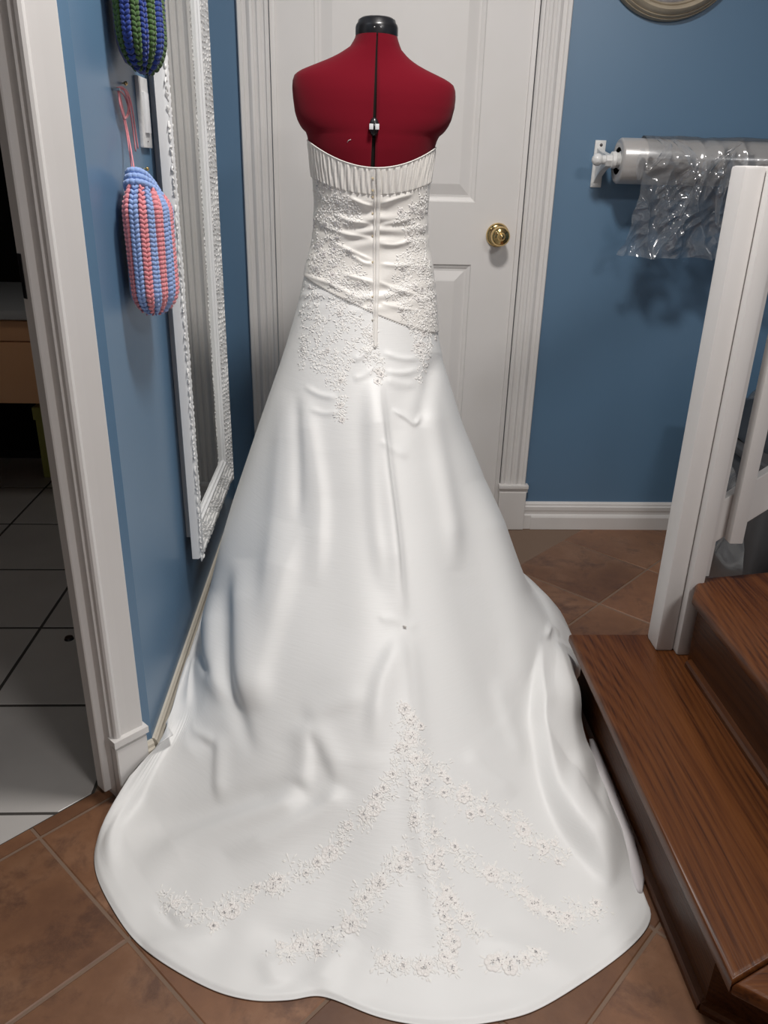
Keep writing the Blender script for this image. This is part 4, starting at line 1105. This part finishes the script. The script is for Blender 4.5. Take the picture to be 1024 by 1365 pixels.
def add_flower(px, py, r, centre=True):
    fr = frame_at(px, py)
    if fr is None: return
    h, n, t, b = fr; V = []; Fc = []; npet = 6 if r > .008 else 5; a0 = random.uniform(0, 6)
    for k in range(npet):
        a = a0+2*PI*k/npet; d = t*math.cos(a)+b*math.sin(a); s_ = n.cross(d); i0 = len(V)
        w_ = r*.42; ringp_ = [(.25, .25), (.55, .9), (.8, 1), (1.0, .45), (1.0, -.45), (.8, -1), (.55, -.9), (.25, -.25)]
        for u_, q in ringp_: V.append(drop(h+d*(u_*r)+s_*(q*w_), n, .0003))
        for u_, q in ringp_: V.append(drop(h+d*(.64+(u_-.64)*.80)*r+s_*(q*w_*.78), n, .0019))
        for u_, q in ringp_: V.append(drop(h+d*(.64+(u_-.64)*.5)*r+s_*(q*w_*.5), n, .0007))
        for L_ in (0, 8):
            for i in range(8): Fc.append([i0+L_+i, i0+L_+(i+1) % 8, i0+L_+8+(i+1) % 8, i0+L_+8+i])
        Fc.append([i0+16+i for i in range(8)])
    flowers.append(mesh_obj('lace_flower', V, Fc, M['lace2'], None, True))
    if centre:
        beads.append((h+n*.0022, .0015 if r > .008 else .0011))
        for k in range(7 if r > .008 else 4):
            a = random.uniform(0, 6.28); beads.append((drop(h+(t*math.cos(a)+b*math.sin(a))*r*random.uniform(.2, .42), n, .0012), random.uniform(.0007, .0011)))
    for k in range(4 if r > .008 else 2): add_leaf(fr, random.uniform(0, 6.28), r*.95, r*random.uniform(.5, .9), r*.16)
random.seed(11)
big = [(548, 983), (498, 1078), (440, 1138), (365, 1180), (617, 1062), (697, 1105), (655, 1165), (712, 1205), (505, 1178), (467, 1232), (605, 1255), (565, 1290), (657, 1284), (577, 1150), (541, 1145), (590, 1205), (401, 1260), (310, 1215), (724, 1128), (555, 1045), (680, 1290), (540, 945)]
for p in big: add_flower(p[0], p[1], random.uniform(.0125, .0155))
lines = [([(540, 945), (543, 985), (532, 1020), (515, 1050), (498, 1078), (470, 1100), (440, 1138), (410, 1160), (365, 1180), (320, 1200), (285, 1217), (245, 1215), (218, 1198)], 10),
         ([(550, 985), (575, 1015), (590, 1045), (615, 1062), (650, 1075), (690, 1100), (715, 1120), (740, 1135), (752, 1145)], 11),
         ([(545, 950), (553, 1040), (565, 1100), (575, 1150), (590, 1205), (600, 1260), (603, 1290)], 9),
         ([(578, 1110), (610, 1140), (655, 1165), (680, 1180), (712, 1205), (760, 1215), (808, 1212)], 11),
         ([(545, 1130), (505, 1180), (465, 1230), (430, 1255), (395, 1265), (372, 1270)], 11),
         ([(655, 1285), (690, 1280), (725, 1270)], 7), ([(600, 1272), (560, 1290), (520, 1284), (500, 1280)], 7), ([(712, 1205), (745, 1225), (758, 1235)], 5), ([(590, 1180), (615, 1220), (640, 1245)], 6)]
nfl = 0
for pts, wd in lines:
    c = catmull(pts, 12); acc = 0
    for i in range(1, len(c)):
        acc += np.linalg.norm(c[i]-c[i-1])
        if acc > 5.0:
            acc = 0; px = c[i][0]+random.gauss(0, wd*.75); py = c[i][1]+random.gauss(0, wd*.75); rr = random.random()
            if rr < .36: add_flower(px, py, random.uniform(.006, .0095), random.random() < .7)
            fr = frame_at(px, py)
            if fr:
                for k in range(7): add_leaf(fr, random.uniform(0, 6.28), random.uniform(0, .009), random.uniform(.005, .012), random.uniform(.0010, .0021), .0017)
            for _q in range(2):
                fr2 = frame_at(c[i][0]+random.gauss(0, wd*.8), c[i][1]+random.gauss(0, wd*.8))
                if fr2:
                    for k in range(4): add_leaf(fr2, random.uniform(0, 6.28), random.uniform(0, .005), random.uniform(.004, .009), random.uniform(.0010, .0018), .0015)
                    if random.random() < .35: beads.append((fr2[0]+fr2[1]*.0014, random.uniform(.0008, .0014)))
                if random.random() < .55: beads.append((fr[0]+fr[1]*.0012, random.uniform(.0006, .0011)))
def inside(p, poly):
    c = False
    for i in range(len(poly)):
        a, b = poly[i], poly[i-1]
        if (a[1] > p[1]) != (b[1] > p[1]) and p[0] < (b[0]-a[0])*(p[1]-a[1])/(b[1]-a[1])+a[0]: c = not c
    return c
polys = [([(413, 235), (432, 243), (462, 262), (482, 282), (476, 300), (452, 300), (462, 328), (480, 352), (494, 390), (496, 412), (462, 402), (438, 380), (402, 366), (418, 320), (420, 270)], 260),
         ([(404, 372), (420, 385), (452, 402), (485, 420), (478, 440), (476, 468), (462, 500), (460, 560), (452, 566), (444, 520), (418, 492), (406, 470), (399, 430)], 190),
         ([(485, 440), (499, 432), (500, 470), (513, 470), (512, 490), (505, 512), (494, 492), (484, 470)], 46),
         ([(398, 455), (408, 460), (408, 500), (401, 505)], 12),
         ([(572, 258), (556, 262), (538, 278), (522, 296), (545, 310), (540, 330), (530, 350), (522, 385), (512, 395), (535, 415), (540, 432), (556, 450), (552, 480), (556, 505), (562, 512), (572, 480), (581, 450), (582, 400), (576, 360), (569, 325), (568, 290)], 330)]
for poly, nn_ in polys:
    xs = [p[0] for p in poly]; ys = [p[1] for p in poly]; k = 0; tries = 0
    while k < nn_ and tries < 9000:
        tries += 1; p = (random.uniform(min(xs), max(xs)), random.uniform(min(ys), max(ys)))
        if not inside(p, poly): continue
        k += 1; fr = frame_at(*p)
        if not fr: continue
        if random.random() < .09: add_flower(p[0], p[1], random.uniform(.005, .0085))
        for q in range(5): add_leaf(fr, random.uniform(0, 6.28), random.uniform(0, .005), random.uniform(.004, .010), random.uniform(.0009, .0018), .0022)
        if random.random() < .5: beads.append((fr[0]+fr[1]*.0012, random.uniform(.0006, .0010)))
lf = mesh_obj('lace_spray', leafV, leafF, M['lace'], None, True); lf['kind'] = 'stuff'
bm = bmesh.new()
bmV = []; bmF = []
ico = bmesh.new(); bmesh.ops.create_icosphere(ico, subdivisions=1, radius=1); iv = [v.co.copy() for v in ico.verts]; iff = [[v.index for v in f.verts] for f in ico.faces]; ico.free(); bm.free()
for p, r in beads:
    k0 = len(bmV); bmV += [p+v*r for v in iv]; bmF += [[k0+a for a in f] for f in iff]
bd = mesh_obj('crystal_beads', bmV, bmF, M['crystal'], None); bd['kind'] = 'stuff'
rel(gown, flowers+[lf, bd])
print('flowers', len(flowers), 'leaves', len(leafF)//8, 'beads', len(beads))
bpy.context.view_layer.update()
